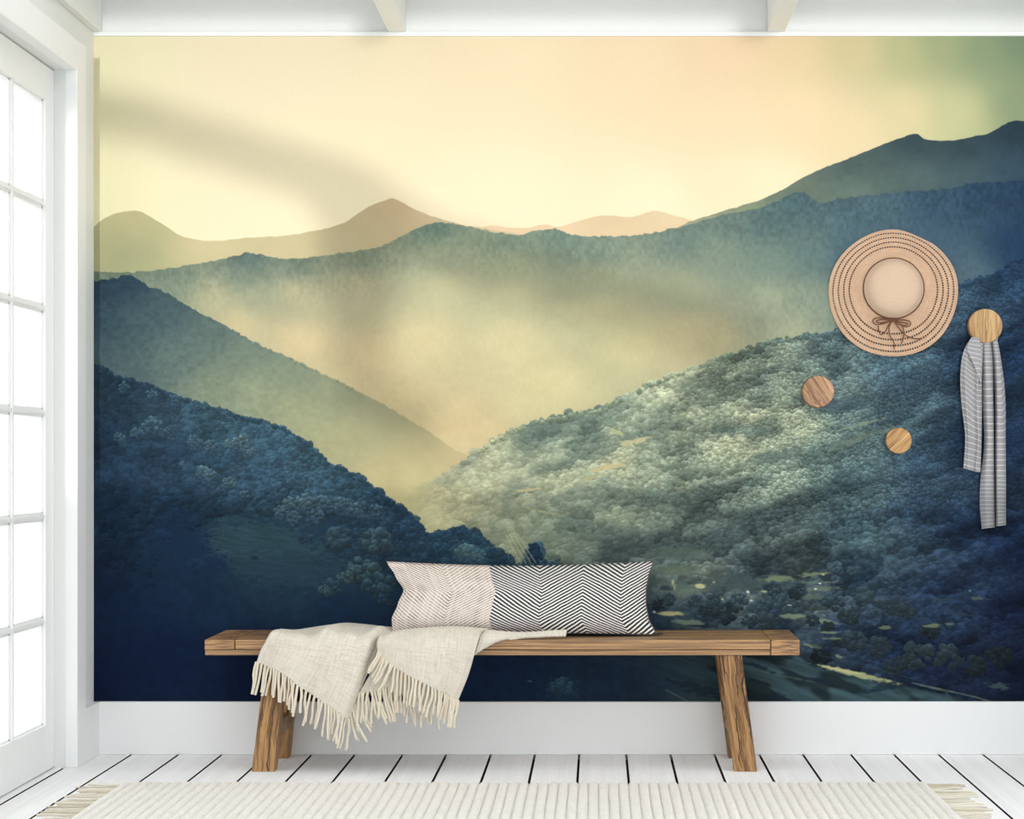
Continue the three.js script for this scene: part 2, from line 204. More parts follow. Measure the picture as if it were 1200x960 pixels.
  const rMiddle = ridge([[105, 318], [170, 318], [230, 309], [275, 300], [292, 296], [320, 301], [345, 303], [370, 300], [440, 290], [475, 275], [495, 264], [515, 260], [545, 264], [580, 272], [610, 275], [630, 270], [650, 269], [672, 276], [700, 277], [740, 276], [770, 272], [800, 265], [850, 252], [900, 240], [925, 228], [937, 225], [950, 230], [960, 237], [985, 233], [1020, 228], [1060, 224], [1100, 222], [1140, 215], [1170, 213], [1270, 207]], 2.2, 6, 12);
  const rLeft = ridge([[105, 331], [135, 326], [150, 322], [162, 327], [178, 337], [195, 343], [230, 364], [260, 379], [300, 402], [350, 424], [400, 449], [450, 474], [500, 504], [530, 525], [545, 531], [570, 545], [610, 580]], 2.4, 6, 21);
  const rRight = ridge([[460, 580], [480, 572], [520, 557], [545, 538], [580, 515], [620, 497], [660, 487], [700, 480], [740, 462], [760, 450], [800, 436], [840, 420], [870, 411], [905, 400], [950, 392], [980, 388], [1010, 372], [1050, 360], [1100, 347], [1130, 332], [1160, 322], [1200, 300], [1270, 272]], 2.6, 6, 31);
  const rFront = ridge([[105, 428], [120, 430], [135, 440], [165, 448], [200, 462], [240, 474], [280, 487], [310, 494], [335, 503], [360, 520], [385, 541], [410, 553], [440, 573], [460, 590], [475, 598], [490, 612], [502, 626], [525, 622], [540, 617], [556, 622], [575, 637], [600, 660], [612, 662], [618, 648], [626, 636], [634, 646], [640, 660], [680, 662], [740, 690], [770, 716], [800, 730], [850, 742], [900, 752], [935, 766], [950, 777], [1000, 787], [1050, 800], [1090, 808], [1130, 817], [1160, 830]], 2.6, 5, 43);

  const c = [0, 0, 0];
  for (let j = 0; j < H; j++) for (let i = 0; i < W; i++) {
    const x = X0 + i / K, y = Y0 + j / K; let f = 1;
    const edge = (r) => smooth(-0.5, 0.6, y - r[i]);
    sky(x, y, c);
    const out = [c[0], c[1], c[2]];
    const over = (fn, a, g = 1) => { if (a <= 0) return; fn(x, y, c); for (let t = 0; t < 3; t++) out[t] = lerp(out[t], c[t] * g, a); };
    over(farRight, edge(rFarRight)); over(farLeft, edge(rFarLeft), 0.985 + 0.03 * fbm(x * 0.05, y * 0.08, 3));
    if (x > 785) over(highRight, edge(rHigh), 0.94 + 0.12 * fbm(x * 0.12, y * 0.12, 4));
    const dm = y - rMiddle[i]; if (dm > -2) { const a = 0.14 * smooth(70, 0, dm) + lerp(0.025, 0.1, smooth(780, 960, x)); over(middle, edge(rMiddle), 1 + (fbm(x * 0.28, y * 0.2, 3) - 0.5) * a * 1.6 + (fbm(x * 0.03, y * 0.05, 3) - 0.5) * 0.06); }
    over(leftHill, edge(rLeft), 1 + (fbm(x * 0.18 + 40, y * 0.22, 4) - 0.5) * 0.26 * smooth(520, 150, x) + (fbm(x * 0.05, y * 0.06 + 9, 3) - 0.5) * 0.06);
    const dr = y - rRight[i]; if (dr > -2) over(rightHill, edge(rRight) * lerp(smooth(0, 46, dr), 1, smooth(470, 640, x)), 1);
    over(leftFront, edge(rFront), 1 + (fbm(x * 0.13, y * 0.13, 4) - 0.5) * 0.3);
    const k = (j * W + i) * 3; ink[k] = out[0] * f; ink[k + 1] = out[1] * f; ink[k + 2] = out[2] * f;
  }
  // one printed tree crown: ragged outline, leaf clumps, pale upper rim
  function crown(cx, cy, r, col, amp, seed, flat = 0.85, alpha = 1) {
    const i0 = Math.max(0, Math.floor((cx - r * 1.2 - X0) * K)), i1 = Math.min(W - 1, Math.ceil((cx + r * 1.2 - X0) * K)), j0 = Math.max(0, Math.floor((cy - r * 1.2 - Y0) * K)), j1 = Math.min(H - 1, Math.ceil((cy + r * 1.2 - Y0) * K));
    for (let j = j0; j <= j1; j++) for (let i = i0; i <= i1; i++) {
      const dx = (X0 + i / K - cx) / r, dy = (Y0 + j / K - cy) / (r * flat), d = Math.sqrt(dx * dx + dy * dy);
      const n = r > 2.2 ? fbm(dx * 2.2 + seed * 7.3, dy * 2.2 + seed * 3.7, 3) : hash(i + seed * 100, j);
      const e = d + (n - 0.5) * 0.55; if (e > 1) continue;
      const a = smooth(1, 0.8, e) * alpha, up = -dy - dx * 0.22;
      const lit = 1 + amp * (0.95 * smooth(0.15, 0.95, up * 0.9 + (n - 0.5) * 1.1) - 0.45 * smooth(0.1, -0.8, up) + (n - 0.5) * 0.5), k = (j * W + i) * 3;
      for (let t = 0; t < 3; t++) ink[k + t] = lerp(ink[k + t], col[t] * lit, a);
    }
  }
  const lineAt = (r, x) => r[clamp(Math.round((x - X0) * K), 0, W - 1)];
  // woods on the right-hand slope, back to front
  const woods = [];
  for (let y = 296; y < 822; ) {
    for (let x = 470 + R() * 6; x < X1 + 5; ) {
      const fine = smooth(760, 900, x) * smooth(640, 560, y), r0 = lerp(lerp(4.6, 7.5, smooth(520, 660, y)), 3.1, fine) * lerp(1, 1.25, smooth(640, 760, y)), r = r0 * (0.5 + 0.5 * R() + 1.1 * Math.pow(R(), 5));
      const top = lineAt(rRight, x); if (y > top - 0.5 && y < lineAt(rFront, x) - 1) woods.push([x, y + (R() - 0.5) * 5, r, x < 560 ? smooth(470, 560, x) : 1]);
      x += r0 * (0.75 + 0.9 * R());
    }
    y += lerp(2.1, 3.6, smooth(480, 680, y));
  }
  // darker folds and paler bands of the slope, run along its fall
  const band = (x, y) => { const u = (x * 0.92 - y * 0.36), v = (y * 0.93 + x * 0.37); return fbm(u * 0.011 + 3, v * 0.03 + 8, 4); };
  for (const [x, y, r, al] of woods) {
    rightHill(x, y, c); { const q = smooth(620, 960, x); c[0] *= lerp(0.97, 1.06, q); c[1] *= lerp(0.98, 1, q); c[2] *= lerp(1.05, 0.96, q); } const b0 = band(x, y), fold = fbm((x * 0.95 - y * 0.3) * 0.02 + 11, (y * 0.95 + x * 0.32) * 0.055, 3), g = (b0 - 0.5) * 0.55 + (smooth(0.36, 0.62, fold) - 0.55) * 0.36, vill = smooth(30, 0, Math.abs(y - 690)) * smooth(1010, 940, x), k = (0.86 + 0.26 * R()) * (1 + g * lerp(0.6, 1, smooth(600, 900, x)));
    const amp = lerp(0.2, 0.5, smooth(640, 980, x)) * lerp(1, 0.8, smooth(1080, 1200, x));
    const warm = 1 + g * 0.12;
    if (vill > 0.4 && R() < 0.35) continue;
    crown(x, y, r, [c[0] * k * warm, c[1] * k, c[2] * k * (2 - warm)], amp, Math.floor(R() * 900), 0.82, al * (x < 640 ? 0.7 : 0.92));
  }
  // trees of the near left hill
  const near = [];
  for (let y = 430; y < 725; y += 3.4) for (let x = 108 + R() * 8; x < 650; ) {
    const r0 = lerp(4.4, 6.5, smooth(470, 620, y)), r = r0 * (0.6 + 0.8 * R()); const top = lineAt(rFront, x);
    const field1 = x > 195 && x < 400 && y > 600 + (x < 260 ? (260 - x) * 0.5 : 0) && y < 712 - 0.1 * Math.abs(x - 300);
    if (y > top + 1 && y < 690 - 30 * R() && !field1) near.push([x, y, r]); x += r0 * (0.8 + 0.9 * R());
  }
  for (const [x, y, r] of near) {
    leftFront(x, y, c); c[0] *= 1.05; c[2] *= 0.96; const g = fbm(x * 0.022 + 5, y * 0.03 + x * 0.01, 3) - 0.5, k = (0.8 + 0.34 * R()) * (1 + g * 0.55);
    crown(x, y, r, [c[0] * k, c[1] * k, c[2] * k], lerp(0.22, 0.5, smooth(150, 360, x)) * smooth(720, 620, y), Math.floor(R() * 900), 0.9, 0.85);
  }
  // little trees standing out along the crests
  for (const [rr, x0, x1, n, fld, amp] of [[rFront, 112, 640, 150, leftFront, 0.4], [rRight, 560, X1, 190, rightHill, 0.45], [rLeft, 112, 420, 90, leftHill, 0.15], [rMiddle, 560, X1, 150, middle, 0.08]])
    for (let q = 0; q < n; q++) { const x = lerp(x0, x1, R()), y = lineAt(rr, x) + 0.6 + R() * 2; fld(x, y + 4, c); const k = 0.9 + 0.15 * R(); crown(x, y, (rr === rMiddle || rr === rLeft ? 1.6 : 2.4) * (0.7 + R()), [c[0] * k, c[1] * k, c[2] * k], amp, q, 0.95, rr === rMiddle ? 0.7 : 0.9); }
  // strokes, patches and lines of ink
  function patch(cx, cy, rx, ry, col, alpha = 1, tilt = 0, rag = 0.4, streak = 0) {
    const m = Math.max(rx, ry) * 1.3, i0 = Math.max(0, Math.floor((cx - m - X0) * K)), i1 = Math.min(W - 1, Math.ceil((cx + m - X0) * K)), j0 = Math.max(0, Math.floor((cy - m - Y0) * K)), j1 = Math.min(H - 1, Math.ceil((cy + m - Y0) * K)), ct = Math.cos(tilt), st = Math.sin(tilt);
    for (let j = j0; j <= j1; j++) for (let i = i0; i <= i1; i++) {
      const x = X0 + i / K - cx, y = Y0 + j / K - cy, u = (x * ct + y * st) / rx, v = (-x * st + y * ct) / ry, n = fbm((x + cx) * 0.17, (y + cy) * 0.42, 4) - 0.5;
      const e = Math.sqrt(u * u + v * v) + n * rag * 3; if (e > 1) continue;
      const a = smooth(1, 0.5, e) * alpha, g = 1 + streak * (fbm(u * rx * 0.05 + 7, v * ry * 0.45, 3) - 0.5), k = (j * W + i) * 3;
      for (let t = 0; t < 3; t++) ink[k + t] = lerp(ink[k + t], col[t] * g, a);
    }
  }
  function stroke(pts, w, col, alpha = 1) {
    for (let q = 0; q + 1 < pts.length; q++) { const [ax, ay] = pts[q], [bx, by] = pts[q + 1], n = Math.ceil(Math.hypot(bx - ax, by - ay) * K);
      for (let s = 0; s <= n; s++) { const x = lerp(ax, bx, s / n), y = lerp(ay, by, s / n), r = w * (0.75 + 0.5 * noise(x * 0.2, y * 0.2)); const R1 = Math.ceil(r * K) + 1, ci = Math.round((x - X0) * K), cj = Math.round((y - Y0) * K);
        for (let j = cj - R1; j <= cj + R1; j++) for (let i = ci - R1; i <= ci + R1; i++) { if (i < 0 || j < 0 || i >= W || j >= H) continue; const d = Math.hypot(X0 + i / K - x, Y0 + j / K - y), a = smooth(r + 0.4, r - 0.3, d) * alpha * 0.6; if (a <= 0) continue; const k = (j * W + i) * 3; for (let t = 0; t < 3; t++) ink[k + t] = lerp(ink[k + t], col[t], a); } } }
  }
  function tree(x, y, r, col, amp, n = 14) { // a big crown of several clumps
    n = Math.round(n * 2); amp *= 0.75; for (let q = 0; q < n; q++) { const a = R() * 6.283, d = Math.sqrt(R()) * r * 0.85, px = x + Math.cos(a) * d, py = y + Math.sin(a) * d * 0.8; const k = 0.9 + 0.25 * R() - 0.15 * (py - y) / r; crown(px, py, r * (0.17 + 0.2 * R()), [col[0] * k, col[1] * k, col[2] * k], amp, Math.floor(R() * 900)); }
  }
  // meadow on the near left hill
  patch(305, 640, 112, 40, [50, 78, 88], 0.95, 0.16, 0.35, 0.25); patch(340, 668, 95, 26, [42, 68, 83], 0.9, 0.08, 0.4, 0.2);
  patch(210, 640, 42, 50, [27, 50, 76], 0.95, 0.5, 0.5); patch(246, 664, 26, 16, [26, 48, 75], 0.95, 0, 0.5); patch(299, 654, 5, 3, [28, 50, 72], 0.9);
  for (const [x, y, r] of [[225, 610, 8], [240, 640, 9], [258, 658, 11], [205, 600, 9], [190, 630, 12], [230, 662, 12]]) tree(x, y, r, [28, 51, 77], 0.18, 9);
  // pale-leaved trees catching the morning on the near hill
  for (const [x, y, r, k] of [[178, 497, 12, 0.62], [160, 506, 9, 0.5], [196, 505, 9, 0.45], [140, 512, 8, 0.45], [228, 518, 10, 0.55], [248, 523, 10, 0.6], [270, 520, 9, 0.95], [284, 516, 10, 1.0], [292, 528, 8, 0.8], [236, 552, 9, 0.85], [246, 556, 8, 0.7], [268, 566, 9, 0.7], [214, 544, 5, 0.65], [287, 580, 7, 0.55], [330, 598, 9, 0.95], [342, 590, 12, 1.0], [358, 588, 12, 0.85], [378, 590, 12, 0.75], [400, 592, 13, 0.75], [345, 606, 10, 0.6], [370, 606, 11, 0.55], [420, 596, 12, 0.6], [440, 598, 10, 0.5], [146, 452, 7, 0.5], [178, 462, 8, 0.45], [205, 468, 8, 0.5], [232, 476, 7, 0.45], [262, 484, 7, 0.45]])
    { tree(x, y, r, [lerp(40, 68, k), lerp(64, 90, k), lerp(84, 98, k)], 0.55 + 0.3 * k, 14); tree(x + (R() - 0.5) * 16, y + 4 + R() * 5, r * 0.8, [lerp(40, 56, k), lerp(64, 78, k), lerp(84, 94, k)], 0.45, 10); }
  tree(357, 630, 10, [40, 60, 78], 0.5, 10); tree(396, 632, 18, [46, 66, 78], 0.65, 26); tree(440, 634, 20, [50, 70, 80], 0.65, 30); tree(475, 622, 16, [40, 64, 84], 0.5, 18);
  tree(424, 668, 20, [52, 74, 82], 0.7, 24); tree(404, 676, 11, [56, 78, 84], 0.7, 12); tree(388, 690, 14, [42, 64, 78], 0.6, 12); tree(444, 686, 20, [46, 68, 80], 0.65, 22); tree(380, 692, 9, [58, 80, 84], 0.6, 8); tree(452, 704, 12, [40, 60, 76], 0.6, 10);
  for (const [x, y, r] of [[510, 632, 9], [522, 628, 9], [542, 626, 11], [556, 634, 9], [516, 644, 11], [575, 648, 8], [590, 656, 6]]) tree(x, y, r, [38, 64, 84], 0.45, 12);
  tree(545, 646, 12, [74, 102, 108], 0.5, 14); tree(561, 652, 10, [66, 92, 102], 0.5, 10);
  tree(626, 642, 8, [30, 52, 74], 0.3, 12); tree(627, 652, 10, [32, 54, 76], 0.35, 12); tree(655, 660, 7, [60, 82, 92], 0.3, 8);
  for (const [a, b] of [[592, 610], [597, 616], [602, 622], [606, 628]]) stroke([[a, 626], [b, 660]], 0.55, [196, 194, 150], 0.7);
  // pale clearings on the hazy slope
  for (const [x, y, rx, ry, t, cc] of [[740, 518, 26, 3.4, -0.2, [198, 190, 146]], [712, 547, 30, 4, -0.2, [196, 184, 140]], [618, 574, 22, 2.6, -0.12, [200, 190, 142]], [720, 506, 10, 4, 0.3, [180, 182, 140]], [690, 560, 30, 2, -0.25, [170, 170, 130]], [640, 600, 22, 1.6, 0.2, [176, 176, 134]]]) patch(x, y, rx, ry, cc, 0.85, t, 0.5);
  // the pale ride through the woods and the tree line above it
  patch(1012, 496, 34, 2.2, [136, 148, 124], 0.6, -0.26, 0.5); patch(1010, 512, 44, 5, [112, 128, 112], 0.55, -0.32, 0.6); patch(985, 522, 34, 4, [104, 122, 110], 0.45, -0.3, 0.6); patch(985, 475, 42, 10, [58, 80, 96], 0.5, -0.1, 0.5); patch(872, 504, 36, 9, [78, 100, 100], 0.5, 0, 0.5); patch(905, 535, 50, 8, [74, 97, 99], 0.45, -0.2, 0.5);
  // the valley floor with its village
  patch(790, 648, 46, 9, [98, 116, 106], 0.7, 0, 0.4); patch(790, 668, 34, 7, [108, 124, 108], 0.8, -0.02, 0.3); patch(800, 690, 34, 10, [112, 130, 118], 0.75, 0.05, 0.4); patch(872, 684, 60, 12, [84, 104, 104], 0.7, 0, 0.5);
  patch(912, 678, 24, 4.5, [136, 150, 122], 0.9, -0.08, 0.3); patch(952, 673, 22, 3.4, [128, 144, 120], 0.9, -0.1, 0.35); patch(955, 682, 30, 2, [106, 124, 110], 0.8, 0, 0.3); patch(962, 690, 22, 3.5, [120, 136, 114], 0.8, -0.05, 0.4); patch(955, 700, 22, 4, [106, 124, 110], 0.7, 0, 0.4);
  patch(930, 722, 22, 3.6, [134, 150, 124], 0.9, 0.02, 0.3); patch(966, 728, 20, 3.6, [132, 148, 122], 0.9, 0.1, 0.3); patch(786, 718.5, 20, 3.6, [200, 198, 146], 0.95, 0.03, 0.25); patch(806, 729, 26, 3.6, [126, 146, 126], 0.85, 0.05, 0.3); patch(840, 740, 60, 5, [88, 110, 110], 0.8, 0.1, 0.4);
  for (const [x, y, r, k] of [[782, 702, 9, 0.9], [813, 704, 10, 0.95], [835, 703, 10, 0.9], [864, 704, 13, 1.05], [848, 718, 17, 0.72], [826, 716, 9, 0.7], [888, 712, 13, 0.95], [909, 703, 11, 1.0], [905, 690, 11, 0.85], [932, 694, 11, 0.7], [900, 728, 14, 0.8], [878, 728, 10, 0.8], [952, 726, 9, 0.75], [970, 735, 9, 0.6], [978, 664, 9, 1.1], [1000, 668, 9, 1.0], [976, 705, 14, 0.85], [1012, 700, 15, 0.9], [995, 720, 14, 0.75], [1035, 712, 14, 0.8], [1060, 716, 14, 0.7], [984, 752, 10, 0.6], [960, 768, 14, 0.45], [1000, 752, 16, 0.75], [1030, 758, 16, 0.7], [1075, 768, 20, 0.75], [1110, 770, 18, 0.7], [1050, 780, 14, 0.6], [1140, 780, 16, 0.55], [1090, 740, 12, 0.55], [1170, 770, 16, 0.5], [770, 708, 8, 0.6]])
    tree(x, y, r, [60 * k, 80 * k, 90 * k], 0.55, 14);
  for (const [x, y, w, h, cc] of [[820, 686.5, 7.5, 3.6, [226, 220, 164]], [788, 682, 2.2, 4, [190, 194, 160]], [790, 688, 1.6, 4, [170, 178, 150]], [876, 693.5, 2.8, 2.2, [236, 240, 230]], [880, 703.5, 2.6, 1.6, [225, 230, 210]], [895, 693, 4.5, 1.2, [190, 194, 160]], [955, 690, 2.6, 1.7, [236, 240, 232]], [960.5, 683.5, 2.4, 1, [232, 238, 228]], [925, 709, 4, 1, [206, 212, 190]], [846, 702, 2.6, 1.6, [190, 196, 172]], [964, 673, 2.5, 1.3, [190, 194, 150]], [1136, 692, 1.8, 1.4, [130, 146, 148]], [836, 682, 2, 1.4, [180, 186, 160]], [808, 683, 4, 2, [70, 84, 84]], [766, 717, 3, 2, [206, 210, 190]], [780, 689, 10, 4, [58, 76, 84]]]) patch(x, y, w, h, cc, 0.95, 0.08, 0.2);
  patch(970, 741, 16, 1.6, [132, 148, 118], 0.9, 0.02, 0.3); patch(975, 748, 15, 1.6, [120, 138, 112], 0.85, 0, 0.3); patch(953, 757, 13, 2.6, [150, 162, 130], 0.9, 0.2, 0.3); patch(982, 769, 6, 2.4, [140, 152, 128], 0.8, 0.4, 0.3);
  patch(1037, 735, 9, 3.2, [112, 128, 104], 0.9, 0, 0.3); patch(1092, 733, 13, 3.2, [118, 134, 106], 0.9, -0.05, 0.3); patch(1112, 731, 8, 2.2, [112, 128, 104], 0.8, 0, 0.3); patch(1145, 701, 14, 2.6, [92, 108, 96], 0.8, 0, 0.4); patch(1118, 718, 26, 2, [50, 68, 78], 0.8, 0.15, 0.4); patch(1100, 702, 22, 2, [56, 74, 84], 0.7, 0, 0.4); patch(1168, 804, 17, 5, [76, 94, 94], 0.8, 0.1, 0.5);
  // the near pasture on the right, under the bench and beyond it
  for (let i = Math.round((680 - X0) * K); i < W; i++) { const x = X0 + i / K, top = Math.max(lineAt(rFront, x), 700);
    for (let j = Math.max(0, Math.round((top - Y0) * K)); j < H; j++) { const y = Y0 + j / K, a = smooth(720, 860, x) * smooth(0, 4, y - top), u = x * 0.94 + y * 0.33, v = y * 0.94 - x * 0.30, s = fbm(u * 0.012, v * 0.16, 4), dk = smooth(0.52, 0.7, fbm(u * 0.02 + 40, v * 0.07 + 3, 3)), k = (j * W + i) * 3, f = (0.72 + 0.65 * s) * (1 - 0.45 * dk);
      for (let t = 0; t < 3; t++) ink[k + t] = lerp(ink[k + t], [68, 94, 100][t] * f, a * 0.9); } }
  stroke([[800, 752], [850, 776], [905, 790], [960, 800]], 1.2, [96, 116, 104], 0.25);
  for (const [x, y, rx, ry, t] of [[955, 796, 18, 4, 0.1], [1035, 806, 30, 4.5, -0.15], [910, 818, 20, 7, 0], [890, 782, 26, 3, 0.35], [820, 808, 44, 8, 0.3]]) patch(x, y, rx, ry, [26, 42, 62], 0.6, t, 0.5);
  patch(1004, 790, 58, 4.2, [186, 192, 142], 0.95, 0.225, 0.25, 0.3); patch(985, 785, 34, 2, [214, 214, 160], 0.9, 0.22, 0.3); patch(962, 760, 20, 3, [26, 42, 62], 0.5, 0.4, 0.4);
  stroke([[1068, 800], [1100, 807], [1140, 816], [1180, 828]], 1.0, [112, 130, 118], 0.5); stroke([[1078, 803], [1110, 811]], 0.7, [110, 128, 116], 0.5); stroke([[780, 808], [806, 822]], 0.8, [110, 128, 130], 0.55);
  patch(658, 808, 20, 13, [46, 72, 88], 0.7, 0, 0.6); tree(658, 805, 15, [44, 70, 88], 0.45, 14); patch(620, 798, 5, 1.2, [120, 140, 150], 0.6, 0.2);
  stroke([[960, 768], [1000, 775], [1045, 789], [1080, 798]], 0.6, [60, 80, 92], 0.5);
  // to 8-bit, with paper grain
  const data = new Uint8Array(W * H * 4);
  for (let j = 0; j < H; j++) for (let i = 0; i < W; i++) {
    const a = (j * W + i) * 3, b = ((H - 1 - j) * W + i) * 4, g = (hash(i, j + 9000) - 0.5) * 4 + (fbm(i * 0.35, j * 0.35, 2) - 0.5) * 3;
    for (let t = 0; t < 3; t++) data[b + t] = clamp(Math.round((ink[a + t] + g) * 0.868), 0, 255); data[b + 3] = 255;
  }
  const map = new THREE.DataTexture(data, W, H); map.colorSpace = THREE.SRGBColorSpace; map.magFilter = THREE.LinearFilter; map.minFilter = THREE.LinearMipmapLinearFilter; map.generateMipmaps = true; map.needsUpdate = true;
  const paper = new THREE.MeshPhysicalMaterial({ map, roughness: 0.95, specularIntensity: 0.25 });
  const g = new THREE.PlaneGeometry(RIGHT - LEFT, (Y1 - Y0) / SCALE); g.translate((LEFT + RIGHT) / 2, wallY((Y0 + Y1) / 2), 0.0015);
  const m = shade(new THREE.Mesh(g, paper)); m.name = 'landscape_mural'; m.userData = { label: 'wall-wide printed mural of misty wooded hills at sunrise', category: 'mural' }; scene.add(m); return m;
})();


// ------------------------------------------------------------------ things
// wood: grain runs along u (or along v when upright)
function woodTexture(w, h, seed, { light = [184, 142, 92], dark = [112, 78, 44], crack = [44, 28, 16], upright = false, cracks = 10, wash = 0, fine = 1, tight = 1 } = {}) {
  const rnd = generator(seed), W = upright ? h : w, H = upright ? w : h, lines = [];
  for (let k = 0; k < cracks; k++) lines.push([rnd() * W, rnd() * H, W * (0.05 + 0.2 * rnd()), 0.6 + 1.2 * rnd(), rnd() * 100]);
  const pick = (x, y, c) => {
    const bend = (fbm(x * 0.006 + seed, y * 0.012, 3) - 0.5) * 26, g = fbm(x * 0.006 + seed * 3, (y + bend) * 0.16 * tight, 4), f = fbm(x * 0.03 * fine + seed, (y + bend * 0.6) * 0.75 * tight, 3), big = fbm(x * 0.003 + seed * 5, y * 0.02 + 3, 3);
    let t = clamp(0.5 + (g - 0.5) * 2.1 + (f - 0.5) * 0.9 + (big - 0.5) * 0.7), s = 0;
    for (const [cx, cy, len, wd, ph] of lines) { const u = (x - cx) / len; if (Math.abs(u) < 1) { const yy = cy + (fbm(x * 0.02 + ph, ph, 3) - 0.5) * 16, a = wd * (1 - u * u) * (0.4 + 1.2 * noise(x * 0.09 + ph, 7)); s = Math.max(s, smooth(a + 0.9, a * 0.5, Math.abs(y - yy))); } }
    for (let k = 0; k < 3; k++) { const l = lerp(dark[k], light[k], t); c[k] = lerp(lerp(l, crack[k], s * 0.85), 214 + t * 10, wash); }
  };
  return dataTexture(w, h, (x, y, c) => upright ? pick(y, x, c) : pick(x, y, c));
}
const wood = (map, roughness = 0.5, more = {}) => new THREE.MeshPhysicalMaterial({ map, roughness, ...more }), satin = { clearcoat: 1, clearcoatRoughness: 0.42 };
const benchEdge = [11, 12, 13].map((s) => wood(woodTexture(1024, 64, s, { cracks: 12 }), 0.5, satin));
const benchEnd = wood(woodTexture(256, 64, 17, { cracks: 5, light: [188, 142, 90] }), 0.5, satin);
const benchLeg = [31, 32, 33, 34].map((s) => wood(woodTexture(96, 512, s, { upright: true, cracks: 14, dark: [106, 74, 42] })));

// ---- bench
const BENCH = { front: 0.337, back: 0.012, top: 0.452, under: 0.3997, x0: -1.3456, x1: 0.689 };
{
  const ox = (BENCH.x0 + BENCH.x1) / 2, bench = thing('bench', 'long rustic wooden bench with splayed legs under the mural', 'bench', null, [ox, 0, (BENCH.front + BENCH.back) / 2]);
  const oz = bench.position.z, xa = -1.243, xb = 0.59, mid = 0.419, gap = 0.0018;
  const board = (name, x0, x1, y0, y1, z0, z1, side) => { const g = box(x0 - ox, x1 - ox, y0, y1, z0 - oz, z1 - oz); part(name, g, side, bench); };
  const planks = 3, dz = (BENCH.front - BENCH.back) / planks;
  for (let k = 0; k < planks; k++) board('plank', xa + gap, xb - gap, mid, BENCH.top - (k === 1 ? 0.0012 : 0), BENCH.back + k * dz + gap / 2, BENCH.back + (k + 1) * dz - gap / 2, benchEdge[k]);
  board('end_board', BENCH.x0, xa - gap, mid, BENCH.top, BENCH.back, BENCH.front, benchEnd);
  board('end_board', xb + gap, BENCH.x1, BENCH.under, BENCH.top, BENCH.back, BENCH.front, benchEnd);
  board('lower_board', BENCH.x0 + 0.001, xb - gap, BENCH.under, mid - 0.003, BENCH.back + 0.004, BENCH.front - 0.002, benchEdge[2]);
  const leg = (bottom0, bottom1, top0, top1, z0, z1, mat) => {
    const s = new THREE.Shape(), h = BENCH.under - 0.0005; s.moveTo(bottom0 - ox, 0); s.lineTo(bottom1 - ox, 0); s.lineTo(top1 - ox, h); s.lineTo(top0 - ox, h); s.closePath();
    const g = new THREE.ExtrudeGeometry(s, { depth: z1 - z0 - 0.006, bevelEnabled: true, bevelSize: 0.002, bevelThickness: 0.003, bevelOffset: -0.002, bevelSegments: 1 }); g.translate(0, 0, z0 + 0.003 - oz);
    const p = g.attributes.position, n = g.attributes.normal, uv = g.attributes.uv;
    for (let i = 0; i < p.count; i++) uv.setXY(i, ((Math.abs(n.getZ(i)) > 0.5 ? p.getX(i) - (p.getY(i) / h) * (top0 - bottom0) : p.getZ(i)) + 3) * 9, p.getY(i) * 2.1);
    part('leg', g, mat, bench);
  };
  const fz = 0.332, s = SCALE * DISTANCE / (DISTANCE - fz), X = (px) => (px - 701) / s;
  for (const [b0, b1, t0, t1, k] of [[294.8, 321, 311.5, 336, 0], [861, 887.5, 843.5, 869.5, 2]]) {
    leg(X(b0), X(b1), X(t0), X(t1), 0.268, fz, benchLeg[k]); leg(X(b0), X(b1), X(t0), X(t1), 0.024, 0.088, benchLeg[k + 1]);
    const q = 0.34, inner = k ? [lerp(X(b0), X(t0), q) + 0.006, lerp(X(b0), X(t0), q) + 0.04] : [lerp(X(b1), X(t1), q) - 0.04, lerp(X(b1), X(t1), q) - 0.004];
    part('rail', roundBox(inner[0] - ox, inner[1] - ox, 0.112, 0.165, 0.088 - oz, 0.268 - oz, 0.003), benchLeg[k], bench);
  }
}

